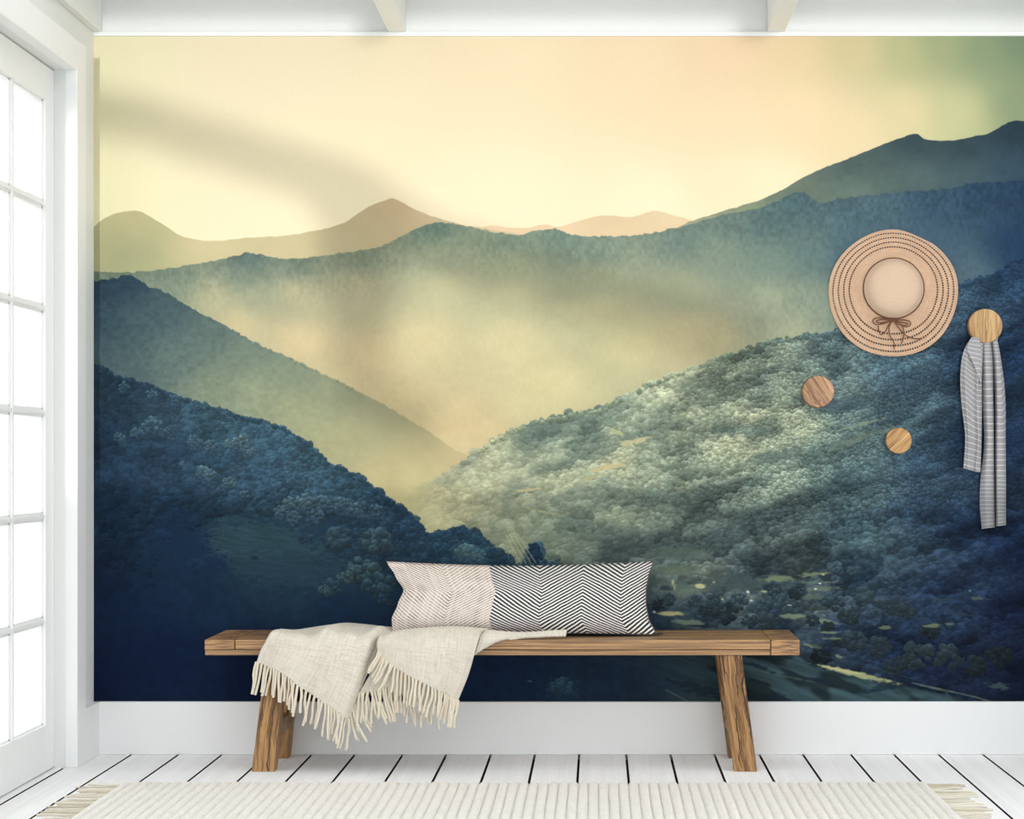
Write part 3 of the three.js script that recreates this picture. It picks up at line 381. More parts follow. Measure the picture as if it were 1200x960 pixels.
// ---- cloth helpers: a shell swept through guide lines, each a list of [px, py, z]
function spline(list, t) { return new THREE.CatmullRomCurve3(list, false, 'centripetal').getPoint(t); }
const aboveBench = (gap) => (p) => { // cloth rests on the bench top and turns over its front edge
  const up = BENCH.top + gap - p.y, out = BENCH.front + gap - p.z; if (up <= 0 || out <= 0) return; if (up < out) p.y += up; else p.z += out; };
function shell(guides, nu, nv, thickness, ripple, uvScale = [1, 1], keep = null) {
  const lines = guides.map((g) => new THREE.CatmullRomCurve3(g.map(([a, b, z]) => at(a, b, z)), false, 'centripetal')), grid = [];
  for (let j = 0; j <= nv; j++) { const row = lines.map((l) => l.getPoint(j / nv)), c = new THREE.CatmullRomCurve3(row, false, 'centripetal'); for (let i = 0; i <= nu; i++) grid.push(c.getPoint(i / nu)); }
  const id = (i, j) => j * (nu + 1) + i, normal = () => grid.map((_, k) => { const i = k % (nu + 1), j = Math.floor(k / (nu + 1)); const a = grid[id(Math.min(nu, i + 1), j)].clone().sub(grid[id(Math.max(0, i - 1), j)]), b = grid[id(i, Math.min(nv, j + 1))].clone().sub(grid[id(i, Math.max(0, j - 1))]); return b.cross(a).normalize(); });
  let n = normal(); if (n[id(nu >> 1, nv - 1)].z < 0) n = n.map((v) => v.negate());
  const sgn = 1; if (ripple) grid.forEach((p, k) => { const i = k % (nu + 1), j = Math.floor(k / (nu + 1)); p.addScaledVector(n[k], ripple(i / nu, j / nv)); });
  if (keep) grid.forEach(keep);
  n = normal(); const flip = n[id(nu >> 1, nv - 1)].z < 0; if (flip) n = n.map((v) => v.negate());
  const P = [], U = [], I = [], N = grid.length;
  for (const side of [0, 1]) grid.forEach((p, k) => { const q = p.clone().addScaledVector(n[k], side ? -thickness : 0); P.push(q.x, q.y, q.z); U.push((k % (nu + 1)) / nu * uvScale[0], Math.floor(k / (nu + 1)) / nv * uvScale[1]); });
  const quad = (a, b, c, d) => flip ? I.push(a, b, c, a, c, d) : I.push(a, c, b, a, d, c);
  for (let j = 0; j < nv; j++) for (let i = 0; i < nu; i++) { const a = id(i, j), b = id(i + 1, j), c = id(i + 1, j + 1), d = id(i, j + 1); quad(a, b, c, d); quad(a + N, d + N, c + N, b + N); }
  const rim = []; for (let i = 0; i < nu; i++) rim.push([id(i, 0), id(i + 1, 0)]); for (let j = 0; j < nv; j++) rim.push([id(nu, j), id(nu, j + 1)]); for (let i = nu; i > 0; i--) rim.push([id(i, nv), id(i - 1, nv)]); for (let j = nv; j > 0; j--) rim.push([id(0, j), id(0, j - 1)]);
  for (const [a, b] of rim) quad(b, a, a + N, b + N);
  const g = new THREE.BufferGeometry(); g.setAttribute('position', new THREE.Float32BufferAttribute(P, 3)); g.setAttribute('uv', new THREE.Float32BufferAttribute(U, 2)); g.setIndex(I); g.computeVertexNormals();
  return { geometry: g, grid, normals: n, at: (u, v) => { const x = u * nu, i = Math.min(nu - 1, Math.floor(x)), j = Math.round(v * nv); return grid[id(i, j)].clone().lerp(grid[id(i + 1, j)], x - i); } };
}

// ---- cream throw
{
  const weave = dataTexture(512, 512, (x, y, c) => {
    const a = noise(x * 0.5, y * 0.02) - 0.5, b = noise(x * 0.02 + 90, y * 0.5) - 0.5, s = (Math.pow(noise(x * 0.5 + 7, y * 0.012), 3) + Math.pow(noise(x * 0.012, y * 0.5 + 70), 3)) * 20, k = 230 + a * 18 + b * 18 - s + (hash(x, y) - 0.5) * 14;
    c[0] = k; c[1] = k - 7; c[2] = k - 20;
  }, { repeat: [1.6, 1.6] });
  const bump = dataTexture(256, 256, (x, y, c) => { c[0] = c[1] = c[2] = 128 + 60 * Math.sin(x * Math.PI / 2) * Math.sin(y * Math.PI / 2) + (noise(x * 0.5, y * 0.06) + noise(x * 0.06, y * 0.5) - 1) * 110; }, { srgb: false, repeat: [3, 3] });
  const cloth = new THREE.MeshPhysicalMaterial({ map: weave, bumpMap: bump, bumpScale: 0.0012, roughness: 0.95, sheen: 0.15, sheenColor: new THREE.Color(0.9, 0.86, 0.78), sheenRoughness: 0.8 });
  const yarn = new THREE.MeshStandardMaterial({ color: rgb(228, 219, 200), roughness: 0.95 });
  const R = generator(99), throwBlanket = thing('throw_blanket', 'cream woven throw with knotted fringe draped over the bench edge', 'blanket');
  const fold = (p) => (u, v) => p.reduce((s, [a, f, ph, w]) => s + a * Math.sin(f * u * 6.283 + ph + w * v), 0) * smooth(0, 0.35, v);
  const lower = shell([
    [[336, 740, 0.08], [326, 742, 0.22], [317, 747, 0.34], [308, 761, 0.352], [302.5, 777, 0.36]],
    [[362, 737, 0.04], [350, 740, 0.2], [336, 745, 0.345], [324, 766, 0.362], [316, 782, 0.372]],
    [[385, 733, 0.03], [376, 737, 0.2], [362, 745, 0.355], [346, 774, 0.378], [334, 792, 0.38]],
    [[405, 729, 0.03], [397, 734, 0.2], [386, 745, 0.36], [369, 782, 0.384], [354, 806, 0.386]],
    [[425, 730, 0.04], [418, 735, 0.2], [406, 746, 0.362], [390, 792, 0.388], [377, 823, 0.388]],
    [[448, 734, 0.07], [440, 738, 0.22], [428, 749, 0.36], [411, 798, 0.388], [395, 834, 0.386]],
    [[462, 737, 0.1], [454, 741, 0.23], [442, 752, 0.354], [424, 802, 0.378], [411, 843, 0.376]],
    [[470, 741, 0.12], [462, 745, 0.25], [450, 757, 0.348], [434, 790, 0.358], [424, 812, 0.354]]],
    100, 60, 0.004, (u, v) => fold([[0.011, 2.7, 0.6, 0.8], [0.005, 5.3, 1.9, -1.2]])(u, v) + (u < 0.05 ? 0 : 0.004 * Math.sin(9 * u + 3 * v)), [1.1, 1], aboveBench(0.006));
  lower.part = part('lower_fold', lower.geometry, cloth, throwBlanket);
  const inner = shell([
    [[455, 752, 0.35], [444, 770, 0.362], [433, 792, 0.364], [421, 812, 0.366]],
    [[462, 752, 0.352], [452, 775, 0.368], [444, 795, 0.372], [438, 809, 0.374]],
    [[480, 752, 0.352], [472, 775, 0.372], [464, 792, 0.376], [458, 806, 0.378]],
    [[500, 752, 0.352], [495, 775, 0.372], [490, 795, 0.374], [484, 822, 0.374]],
    [[530, 752, 0.35], [528, 775, 0.368], [522, 800, 0.37], [512, 826, 0.37]]], 40, 20, 0.004, fold([[0.003, 3, 1, 1]]), [0.6, 0.5], aboveBench(0.005));
  inner.part = part('inner_fold', inner.geometry, cloth, throwBlanket);
  const upper = shell([
    [[452, 744, 0.27], [447, 746, 0.33], [444, 749, 0.37], [441.5, 755, 0.388], [444, 762, 0.394]],
    [[462, 740, 0.27], [458, 743, 0.34], [453, 752, 0.39], [452, 765, 0.4], [455, 776, 0.404]],
    [[478, 737, 0.27], [477, 741, 0.345], [475, 752, 0.394], [474, 773, 0.404], [474, 790, 0.408]],
    [[503, 735, 0.27], [504, 740, 0.35], [503, 752, 0.396], [500, 779, 0.408], [497, 801, 0.412]],
    [[530, 734, 0.27], [531, 740, 0.35], [530, 753, 0.396], [525, 784, 0.408], [518, 812, 0.412]],
    [[553, 735, 0.27], [553, 741, 0.35], [550, 756, 0.39], [541, 790, 0.402], [530, 818, 0.406]],
    [[573, 736.5, 0.27], [563, 742, 0.345], [557, 758, 0.378], [548, 790, 0.392], [536, 820.5, 0.396]]], 76, 50, 0.004, fold([[0.007, 2.1, 0.2, 0.9], [0.003, 4.7, 2.2, -0.6]]), [1, 1], aboveBench(0.007));
  upper.part = part('upper_fold', upper.geometry, cloth, throwBlanket);
  const tail = shell([
    [[560, 740, 0.295], [561, 742, 0.32], [561, 750, 0.352], [555, 769, 0.366]],
    [[573, 738, 0.295], [574, 740, 0.32], [574, 749, 0.352], [567, 761, 0.356]],
    [[588, 739.5, 0.295], [590, 741, 0.32], [590, 747.5, 0.349], [585, 752, 0.35]],
    [[612, 740.5, 0.295], [614, 741.5, 0.305], [614, 744, 0.32], [612, 747, 0.333]],
    [[640, 739.5, 0.29], [641, 739, 0.3], [641, 741.5, 0.315], [640, 746, 0.325]],
    [[663, 738.5, 0.29], [664, 738, 0.3], [664, 740.5, 0.31], [663, 745.5, 0.32]]], 50, 20, 0.006, null, [0.8, 0.3], aboveBench(0.0075));
  tail.part = part('tail_fold', tail.geometry, cloth, throwBlanket);
  const fringe = (sheet, u0, u1, n, length, lean, spread, out) => { const fold = sheet.part;
    for (let k = 0; k < n; k++) {
      const u = lerp(u0, u1, (k + 0.2 * (R() - 0.5)) / (n - 1)), p = sheet.at(clamp(u), 1), L = length * (0.85 + 0.3 * R()), dx = lean + spread * (R() - 0.5), z = out + 0.012 * (R() - 0.5), w = (R() - 0.5) * 0.01;
      const q = p.clone().add(new THREE.Vector3(0, 0.002, -0.002));
      part('tassel', tube([q, q.clone().add(new THREE.Vector3(dx * L * 0.25 + w, -L * 0.34, z * 0.6)), q.clone().add(new THREE.Vector3(dx * L * 0.6 - w * 0.3, -L * 0.68, z)), q.clone().add(new THREE.Vector3(dx * L, -L, z))], 0.0042 + 0.001 * R(), 5, 5), yarn, fold);
    }
  };
  fringe(lower, 0, 0.86, 31, 0.1, -0.14, 0.28, 0.004); fringe(lower, 0.88, 1, 7, 0.1, 0.3, 0.5, 0.008);
  fringe(inner, 0, 0.5, 14, 0.105, 0.14, 0.5, 0.006); fringe(inner, 0.5, 1, 14, 0.075, 0.02, 0.3, -0.004);
  fringe(upper, 0, 0.22, 9, 0.075, -0.5, 0.3, 0.006); fringe(upper, 0.24, 1, 24, 0.092, -0.12, 0.22, 0.004);
}

// ---- lumbar cushion, pale herringbone on one part and black and white on the other
{
  const W = 2048, H = 620, centres = [0.03, 0.21, 0.385, 0.575, 0.74, 0.895, 1.05];
  const map = dataTexture(W, H, (x, y, c) => {
    const u = x / W, v = y / H, pale = u < 0.385; let k = 0; while (k < centres.length - 2 && u > centres[k + 1]) k++;
    const wob = (noise(x * 0.02, y * 0.02) - 0.5) * 5, dist = (k % 2 === 0 ? 1 : -1) * (u - centres[k]) * W * 0.62 + (k % 2 === 0 ? 0 : (centres[k + 1] - centres[k]) * W * 0) , base = k % 2 === 0 ? dist : dist + 0;
    const apex = k % 2 === 0 ? (u - centres[k]) * W * 0.62 : (centres[k + 1] - u) * W * 0.62, period = pale ? 25 : 29, s = 0.5 + 0.5 * Math.sin((y * 1.0 + apex + wob) * 6.283 / period + k * 0.0), t = smooth(0.38, 0.62, s + (hash(x >> 1, y >> 1) - 0.5) * 0.35);
    if (pale) { const d = lerp(0.35, 0.75, noise(x * 0.012, y * 0.02)) * (0.6 + 0.8 * noise(x * 0.08, 3)); const m = (1 - t) * d; c[0] = lerp(236, 128, m); c[1] = lerp(226, 112, m); c[2] = lerp(218, 102, m); }
    else { const up = smooth(0.72, 0.8, v) * 0.25; const g = lerp(lerp(24, 60, up), lerp(236, 215, up), t); c[0] = g; c[1] = g - 1; c[2] = g - 3; }
  });
  map.wrapS = map.wrapT = THREE.ClampToEdgeWrapping;
  const bump = dataTexture(512, 256, (x, y, c) => { c[0] = c[1] = c[2] = 128 + (hash(x, y) - 0.5) * 90 + 40 * Math.sin(y * 0.9); }, { srgb: false, repeat: [2, 1.5] });
  const fabric = new THREE.MeshStandardMaterial({ map, bumpMap: bump, bumpScale: 0.0012, roughness: 0.95 });
  const cushion = thing('lumbar_cushion', 'long lumbar cushion, half pale and half black-and-white herringbone, on the bench', 'cushion');
  const left = [[460, 742], [459, 727], [466, 711], [473, 695], [463, 677], [453, 658]], right = [[769, 743], [760, 726], [757, 709], [757, 692], [760, 675], [766, 658]];
  const edge = (l, t) => { const x = t * (l.length - 1), i = Math.min(l.length - 2, Math.floor(x)), f = x - i, e = f * f * (3 - 2 * f) * 0.5 + f * 0.5; return [lerp(l[i][0], l[i + 1][0], e), lerp(l[0][1], l[l.length - 1][1], t)]; };
  const nu = 110, nv = 44, P = [], U = [], I = [], T = 0.075;
  for (const side of [1, -1]) for (let j = 0; j <= nv; j++) for (let i = 0; i <= nu; i++) {
    const u = i / nu, v = j / nv, a = edge(left, v), b = edge(right, v), z0 = lerp(0.215, 0.1, v);
    const sag = 5 * Math.sin(Math.PI * u) * smooth(0.55, 1, v) - 0 * u, low = -1.5 * Math.sin(Math.PI * u) * smooth(0.4, 0, v);
    const px = lerp(a[0], b[0], u), py = lerp(a[1], b[1], u) + sag + low;
    const su = Math.pow(clamp(1 - Math.pow(Math.abs(2 * u - 1), 5)), 0.6), sv = Math.pow(clamp(1 - Math.pow(Math.abs(2 * v - 0.94), 2.2)), 0.62), corner = 1 - 0.75 * smooth(0.1, 0, u) * smooth(0.55, 0.85, v);
    const crease = 1 - 0.05 * Math.sin(9 * u + 4 * v) - 0.12 * Math.exp(-Math.pow((u - 0.69) / 0.035, 2)) * smooth(0.45, 0.05, v) - 0.2 * Math.exp(-Math.pow((u - 0.075) / 0.03, 2) - Math.pow((v - 0.6) / 0.12, 2));
    const p = at(px, py, z0); p.z += side * T * su * sv * corner * crease * (side < 0 ? 0.8 : 1); P.push(p.x, p.y, p.z); U.push(u, v);
  }
  const N = (nu + 1) * (nv + 1), id = (i, j) => j * (nu + 1) + i;
  for (let j = 0; j < nv; j++) for (let i = 0; i < nu; i++) { const a = id(i, j), b = id(i + 1, j), c = id(i + 1, j + 1), d = id(i, j + 1); I.push(a, b, c, a, c, d, a + N, c + N, b + N, a + N, d + N, c + N); }
  const g = new THREE.BufferGeometry(); g.setAttribute('position', new THREE.Float32BufferAttribute(P, 3)); g.setAttribute('uv', new THREE.Float32BufferAttribute(U, 2)); g.setIndex(I); g.computeVertexNormals();
  const cover = part('cover', g, fabric, cushion);
  const seam = []; for (let k = 0; k <= 10; k++) seam.push(at(...edge(right, k / 10), lerp(0.215, 0.1, k / 10)));
  part('seam', tube(seam, 0.003, 30, 5), new THREE.MeshStandardMaterial({ color: rgb(96, 84, 80), roughness: 0.9 }), cover, 'brown overlocked side seam');
  part('zip_pull', tube([at(764, 743.5, 0.225), at(770, 743.5, 0.235), at(777, 742.5, 0.24)], 0.003, 6, 5), new THREE.MeshStandardMaterial({ color: rgb(30, 28, 28), roughness: 0.6 }), cover, 'dark zip end');
}

// ---- straw hat
{
  const straw = dataTexture(1024, 512, (x, y, c) => { const k = 176 + (noise(x * 0.7, y * 0.2) - 0.5) * 20 + (noise(x * 0.15, y * 0.9) - 0.5) * 22 + (fbm(x * 0.02, y * 0.02, 3) - 0.5) * 16; c[0] = k + 4; c[1] = k - 26; c[2] = k - 52; });
  const crownStraw = dataTexture(512, 256, (x, y, c) => { const ring = Math.sin(y * 0.55 + noise(x * 0.05, y * 0.05) * 2), k = 184 + ring * 7 + (hash(x, y) - 0.5) * 16; c[0] = k + 4; c[1] = k - 20; c[2] = k - 42; });
  const alpha = dataTexture(2048, 512, (x, y, c) => { const r = y / 512; let o = 255; for (const [q, n] of [[0.875, 150], [0.725, 138], [0.575, 126], [0.42, 112]]) if (Math.abs(r - q) < 0.024) { const f = (x / 2048 * n) % 1; if (f < 0.6) o = 0; } c[0] = c[1] = c[2] = o; }, { srgb: false });
  const hat = thing('straw_hat', 'wide-brimmed straw sun hat with brown cord bow hanging on the mural', 'hat');
  const c = at(1048, 343, 0.03), R0 = 75.5 / SCALE * (DISTANCE - 0.03) / DISTANCE, Rc = 34.8 / SCALE; hat.position.set(c.x, c.y, 0.004); hat.rotation.x = -0.03;
  // brim: a thin washer of woven straw with four open-work rings
  const nr = 22, na = 160, P = [], U = [], I = [], lift = (r, a) => 0.038 * (1 - r) + 0.006 + 0.004 * Math.sin(3 * a + 0.6) * r * r + 0.0025 * Math.sin(5 * a) * r * r;
  for (const side of [0, 1]) for (let j = 0; j <= nr; j++) for (let i = 0; i <= na; i++) { const t = j / nr, a = i / na * Math.PI * 2, r = lerp(Rc * 0.97, R0 * (1 + 0.008 * Math.sin(2 * a + 1.2) + 0.006 * Math.sin(5 * a)), t), oy = (1 - t) * 0.012; P.push(Math.cos(a) * r - (1 - t) * 0.006, Math.sin(a) * r + oy, lift(t, a) - side * 0.0025); U.push(i / na, t); }
  const N = (nr + 1) * (na + 1); for (let j = 0; j < nr; j++) for (let i = 0; i < na; i++) { const a = j * (na + 1) + i, b = a + 1, d = a + na + 1, e = d + 1; I.push(a, d, b, b, d, e, a + N, b + N, d + N, b + N, e + N, d + N); if (j === nr - 1) I.push(d, d + N, e, e, d + N, e + N); }
  const g = new THREE.BufferGeometry(); g.setAttribute('position', new THREE.Float32BufferAttribute(P, 3)); g.setAttribute('uv', new THREE.Float32BufferAttribute(U, 2)); g.setIndex(I); g.computeVertexNormals();
  part('brim', g, new THREE.MeshStandardMaterial({ map: straw, alphaMap: alpha, alphaTest: 0.5, roughness: 0.85 }), hat);
  const prof = [[0.0005, 0.098], [0.03, 0.097], [0.055, 0.094], [0.075, 0.088], [0.09, 0.078], [0.1, 0.064], [Rc - 0.0005, 0.05], [Rc, 0.04]].map(([x, y]) => new THREE.Vector2(x, y)), dome = new THREE.LatheGeometry(new THREE.SplineCurve(prof).getPoints(28), 72); dome.rotateX(Math.PI / 2); dome.translate(-0.006, 0.012, 0);
  part('crown', dome, new THREE.MeshStandardMaterial({ map: crownStraw, roughness: 0.85 }), hat, 'domed pale straw crown');
  const cord = new THREE.MeshStandardMaterial({ color: rgb(98, 58, 36), roughness: 0.8 });
  const ring = new THREE.TorusGeometry(Rc + 0.0015, 0.0024, 6, 80); ring.translate(-0.006, 0.012, 0.048); const band = part('hat_band', ring, cord, hat, 'thin brown cord');
  const bow = (pts, r = 0.0022) => part('bow', tube(pts.map(([a, b, z = 0.052]) => { const p = at(960 + a / 5.644, 260 + b / 5.644, z); return new THREE.Vector3(p.x - c.x, p.y - c.y, z); }), r, 30, 5), cord, band, 'brown cord bow');
  bow([[485, 655], [440, 643], [380, 640], [352, 655], [365, 680], [420, 678], [470, 660], [485, 655]]); bow([[485, 655], [410, 650], [372, 662], [400, 672], [485, 655]]);
  bow([[485, 655], [540, 652], [595, 662], [602, 685], [575, 698], [530, 682], [485, 655]]); bow([[485, 655], [545, 668], [588, 678], [560, 690], [520, 672], [485, 655]]);
  bow([[480, 655], [455, 690], [430, 735], [405, 750], [392, 728], [388, 690]]); bow([[482, 655], [460, 700], [466, 760], [490, 800], [493, 850, 0.05]]); bow([[490, 655], [520, 700], [570, 755], [620, 775], [678, 778, 0.046]]); bow([[500, 665], [545, 690], [556, 730], [552, 780], [540, 810, 0.048]]);
  const knot = new THREE.SphereGeometry(0.006, 12, 8), kp = at(960 + 485 / 5.644, 260 + 655 / 5.644, 0.052); knot.translate(kp.x - c.x, kp.y - c.y, 0.053); part('knot', knot, cord, band);
}

// ---- turned wooden wall knobs
function knob(px, py, r, grain, label) {
  const z = 0.045, c = at(px, py, z), k = thing('wall_knob', label, 'wall hook', 'round wooden wall knobs', [c.x, c.y, 0.002]), R1 = r / SCALE * (DISTANCE - z) / DISTANCE;
  const rim = new THREE.SplineCurve([[R1 * 0.55, 0.016], [R1 * 0.9, 0.019], [R1 * 0.995, 0.026], [R1, 0.034], [R1 * 0.985, 0.041], [R1 * 0.95, 0.0445]].map(([x, y]) => new THREE.Vector2(x, y))).getPoints(18), body = new THREE.LatheGeometry([...rim, new THREE.Vector2(R1 * 0.5, 0.0452), new THREE.Vector2(0.0002, 0.0455)], 48); body.rotateX(Math.PI / 2);
  const p = body.attributes.position, uv = body.attributes.uv; for (let i = 0; i < p.count; i++) uv.setXY(i, 0.5 + p.getX(i) / R1 * 0.5, 0.5 + p.getY(i) / R1 * 0.5);
  part('disc', body, grain, k);
  const stem = new THREE.LatheGeometry([[0.016, 0], [0.016, 0.003], [0.011, 0.006], [0.01, 0.012], [0.014, 0.02]].map(([x, y]) => new THREE.Vector2(x, y)), 24); stem.rotateX(Math.PI / 2); part('stem', stem, grain, k);
  return k;
}
function knobGrain(seed, turn, opt) { const t = woodTexture(192, 192, seed, opt); t.center.set(0.5, 0.5); t.rotation = turn; return wood(t, 0.7); }
knob(1155, 382, 20.3, knobGrain(51, 1.52, { light: [188, 156, 110], dark: [140, 106, 68], crack: [120, 84, 50], cracks: 5, tight: 1.2 }), 'round pale wooden wall knob carrying the striped towel');
knob(959, 459, 18.8, knobGrain(57, -0.95, { light: [184, 150, 116], dark: [116, 84, 60], crack: [50, 24, 16], cracks: 9, tight: 1.3 }), 'empty round wooden wall knob with dark knotty streaks');
knob(1053.5, 516.5, 15.3, knobGrain(63, 0.72, { light: [190, 154, 102], dark: [124, 90, 54], crack: [78, 50, 28], cracks: 6, tight: 1.3 }), 'smallest empty round wooden wall knob with golden grain');

// ---- striped towel on the upper knob
{
  const stripes = dataTexture(128, 1024, (x, y, c) => { const s = ((y + (noise(x * 0.03, y * 0.01) - 0.5) * 5) % 27) / 27, w = smooth(0.78, 0.86, s) * smooth(1, 0.94, s), k = lerp(140, 190, w) + (noise(x * 0.4, y * 0.4) - 0.5) * 18; c[0] = k; c[1] = k; c[2] = k + 3; });
  const cloth = new THREE.MeshStandardMaterial({ map: stripes, roughness: 0.95 });
  const towel = thing('striped_towel', 'grey towel with thin white stripes hanging from the wooden knob', 'towel');
  const pleat = (a, f, ph) => (u, v) => a * Math.sin(f * u * 6.283 + ph + 0.6 * v) * smooth(0, 0.12, v);
  part('long_fold', shell([
    [[1150.5, 394, 0.03], [1151, 420, 0.04], [1151, 470, 0.034], [1153, 520, 0.03], [1149, 560, 0.03], [1148, 590, 0.03], [1150.5, 620, 0.03]],
    [[1154, 394, 0.036], [1155, 420, 0.06], [1157, 470, 0.066], [1158, 520, 0.06], [1156, 560, 0.055], [1156, 590, 0.052], [1157, 619, 0.05]],
    [[1158, 394, 0.036], [1160, 420, 0.058], [1162, 470, 0.06], [1163, 520, 0.056], [1162, 560, 0.05], [1162, 590, 0.048], [1162, 618.5, 0.046]],
    [[1160.5, 394, 0.03], [1163.5, 420, 0.03], [1164.5, 470, 0.022], [1165, 520, 0.02], [1165.5, 560, 0.02], [1166, 590, 0.02], [1166, 618, 0.02]]], 28, 70, 0.003, null, [0.6, 1]).geometry, cloth, towel);
  part('long_fold', shell([
    [[1161, 394, 0.026], [1163.5, 420, 0.026], [1165.5, 470, 0.02], [1165.6, 520, 0.018], [1166.2, 560, 0.018], [1166.6, 590, 0.018], [1166.6, 616.5, 0.018]],
    [[1163, 394, 0.034], [1167, 420, 0.05], [1169, 470, 0.056], [1169, 520, 0.052], [1169, 560, 0.05], [1169.5, 590, 0.048], [1170, 616.5, 0.046]],
    [[1166, 394, 0.036], [1170, 420, 0.052], [1174, 470, 0.054], [1175, 520, 0.05], [1175, 560, 0.046], [1175, 590, 0.044], [1175, 616, 0.042]],
    [[1168, 394, 0.034], [1173, 420, 0.04], [1178, 462, 0.036], [1178.7, 520, 0.03], [1179, 560, 0.028], [1179, 590, 0.026], [1179, 615.5, 0.026]]], 28, 70, 0.003, null, [0.6, 1]).geometry, cloth, towel);
  part('short_fold', shell([
    [[1139, 394, 0.034], [1129.5, 411, 0.044], [1125.5, 437, 0.042], [1126.5, 470, 0.04], [1131, 512, 0.04], [1129, 549, 0.04]],
    [[1142, 394, 0.036], [1134, 414, 0.052], [1132, 440, 0.058], [1133, 472, 0.056], [1136, 514, 0.054], [1135, 550.5, 0.052]],
    [[1145, 394, 0.036], [1141, 420, 0.05], [1140, 446, 0.048], [1139, 478, 0.046], [1141, 516, 0.044], [1140, 552, 0.044]],
    [[1148, 394, 0.038], [1147, 420, 0.058], [1146, 450, 0.064], [1146.5, 482, 0.062], [1147, 518, 0.06], [1144, 553, 0.058]],
    [[1152, 394, 0.036], [1151.5, 420, 0.05], [1150.5, 450, 0.05], [1150.5, 482, 0.048], [1150, 520, 0.046], [1149, 553.5, 0.044]]], 40, 50, 0.003, pleat(0.001, 4, 2), [0.6, 0.7]).geometry, cloth, towel);
  part('turned_edge', shell([
    [[1138.5, 395, 0.05], [1133, 408, 0.058], [1141, 428, 0.064], [1149, 450, 0.066]],
    [[1143, 395, 0.052], [1141, 410, 0.062], [1146, 428, 0.068], [1149.5, 450, 0.068]],
    [[1148, 396, 0.05], [1150, 412, 0.06], [1150.5, 430, 0.062], [1150, 450, 0.064]]], 16, 20, 0.003, null, [0.3, 0.25]).geometry, cloth, towel);
  part('loop', shell([
    [[1138, 396, 0.02], [1145, 391, 0.02], [1155, 389, 0.02], [1165, 391, 0.02], [1170, 397, 0.02]],
    [[1140, 399, 0.034], [1146, 396, 0.034], [1155, 395, 0.034], [1164, 396, 0.034], [1168, 399, 0.034]]], 8, 24, 0.003, null, [0.2, 0.3]).geometry, cloth, towel);
}

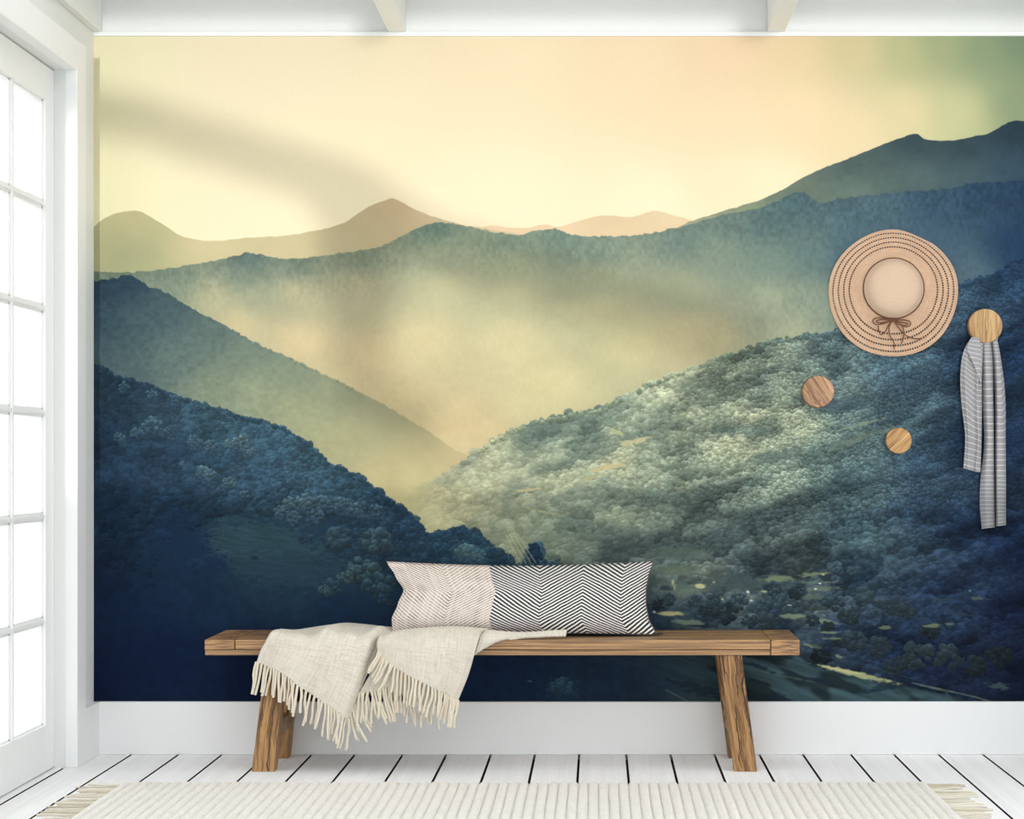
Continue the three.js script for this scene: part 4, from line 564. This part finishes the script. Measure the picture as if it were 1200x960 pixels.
// ---- ribbed rug with fringed ends
{
  const wool = dataTexture(512, 512, (x, y, c) => { const k = 243 + (hash(x, y) - 0.5) * 20 + (fbm(x * 0.08, y * 0.08, 3) - 0.5) * 16; c[0] = k; c[1] = k - 2; c[2] = k - 8; }, { repeat: [2.5, 2.5] });
  const bump = dataTexture(512, 512, (x, y, c) => { c[0] = c[1] = c[2] = 255 * (0.5 * hash(x, y) + 0.5 * noise(x * 0.3, y * 0.3)); }, { srgb: false, repeat: [3, 3] });
  const x0 = -1.556, x1 = 1.072, z0 = 0.568, z1 = 1.9, ribs = 81, per = 10, nz = 60, P = [], U = [], I = [];
  const rug = thing('ribbed_rug', 'cream ribbed wool rug with fringed ends on the white floorboards', 'rug', null, [(x0 + x1) / 2, 0, (z0 + z1) / 2]);
  const cols = ribs * per;
  for (let j = 0; j <= nz; j++) for (let i = 0; i <= cols; i++) {
    const z = lerp(z0, z1, j / nz), f = (i % per) / per, seam = Math.exp(-Math.pow(((z - z0 - 0.32 + 0.4) % 0.4 - 0.0) / 0.006, 2)), h = 0.004 + 0.014 * Math.pow(Math.sin(Math.PI * (i % per === 0 ? 0 : f)), 0.4) * (1 - 0.35 * seam) + 0.0012 * (noise(i * 0.7, z * 60) - 0.5);
    const x = lerp(x0, x1, i / cols) + 0.0025 * (noise(z * 9, Math.floor(i / per) * 3.1) - 0.5);
    P.push(x - rug.position.x, j === 0 || j === nz || i === 0 || i === cols ? Math.max(0.002, h * 0.7) : h, z - rug.position.z); U.push(x, z);
  }
  for (let j = 0; j < nz; j++) for (let i = 0; i < cols; i++) { const a = j * (cols + 1) + i, b = a + 1, d = a + cols + 1, e = d + 1; I.push(a, d, b, b, d, e); }
  const n0 = P.length / 3; // edges down to the floor
  const skirt = (list) => { for (let q = 0; q + 1 < list.length; q++) { const a = list[q], b = list[q + 1], s = P.length / 3; for (const k of [a, b]) { P.push(P[k * 3], 0.0005, P[k * 3 + 2]); U.push(U[k * 2], U[k * 2 + 1]); } I.push(a, b, s, b, s + 1, s); } };
  skirt(Array.from({ length: cols + 1 }, (_, i) => i)); skirt(Array.from({ length: nz + 1 }, (_, j) => j * (cols + 1))); skirt(Array.from({ length: nz + 1 }, (_, j) => j * (cols + 1) + cols)); skirt(Array.from({ length: cols + 1 }, (_, i) => nz * (cols + 1) + i));
  const g = new THREE.BufferGeometry(); g.setAttribute('position', new THREE.Float32BufferAttribute(P, 3)); g.setAttribute('uv', new THREE.Float32BufferAttribute(U, 2)); g.setIndex(I); g.computeVertexNormals();
  part('pile', g, new THREE.MeshStandardMaterial({ map: wool, bumpMap: bump, bumpScale: 0.003, roughness: 1 }), rug, 'cream tufted ribs');
  const jute = [rgb(222, 216, 198), rgb(202, 194, 172), rgb(232, 228, 214)].map((color) => new THREE.MeshStandardMaterial({ color, roughness: 0.95 })), R = generator(77);
  for (const s of [-1, 1]) for (let z = z0 + 0.012; z < z1; z += 0.03) {
    const L = 0.1 + 0.05 * R() + (s > 0 ? -0.01 : 0.0), dz = (R() - 0.5) * 0.035, x = (s < 0 ? x0 : x1) - s * 0.004, r = 0.0024 + 0.0016 * R(), V = (a, b, c) => new THREE.Vector3(x + s * a - rug.position.x, b, z + c - rug.position.z);
    part('fringe', tube([V(0, 0.006, 0), V(L * 0.35, r + 0.001, dz * 0.2 + 0.004 * (R() - 0.5)), V(L * 0.7, r + 0.0005 + 0.003 * R(), dz * 0.7), V(L, r + 0.0005, dz)], r, 6, 5), jute[Math.floor(R() * 3)], rug);
  }
}

// ---- bare tree on the terrace, whose limbs shade the mural
{
  const Z = 9.2, w = (px, py) => new THREE.Vector3(wallX(px) + Z * 0.0175, wallY(py) + Z * 0.004, Z), tree = thing('bare_tree', 'bare garden tree on the terrace with one long forked limb', 'tree');
  const limb = (name, pts, r0, r1, n = 26) => { const curve = new THREE.CatmullRomCurve3(pts), g = new THREE.TubeGeometry(curve, n, 1, 9, false), p = g.attributes.position, v = new THREE.Vector3();
    for (let i = 0; i < p.count; i++) { const t = Math.floor(i / 10) / n, c = curve.getPointAt(Math.min(1, t)); v.fromBufferAttribute(p, i).sub(c).multiplyScalar(lerp(r0, r1, t) * (0.93 + 0.14 * noise(i * 0.7, 3))).add(c); p.setXYZ(i, v.x, v.y, v.z); } g.computeVertexNormals(); part(name, g, M.bark, tree); };
  limb('trunk', [new THREE.Vector3(-3.4, -0.13, Z + 0.3), new THREE.Vector3(-3.32, 0.9, Z + 0.25), new THREE.Vector3(-3.4, 2, Z + 0.15), new THREE.Vector3(-3.3, 3.2, Z), new THREE.Vector3(-3.5, 4.6, Z)], 0.2, 0.08);
  limb('limb', [new THREE.Vector3(-3.4, 2.2, Z + 0.13), new THREE.Vector3(-2.6, 2.45, Z + 0.05), w(150, 138), w(250, 170), w(340, 196), w(410, 222), w(500, 284), w(640, 326), w(760, 366), w(850, 396), w(900, 414)], 0.062, 0.125, 60);
  limb('branch', [w(400, 214), w(420, 262), w(424, 330), w(420, 400), w(428, 450), w(466, 480), w(510, 500)], 0.15, 0.06, 30);
}


renderer.render(scene, camera);
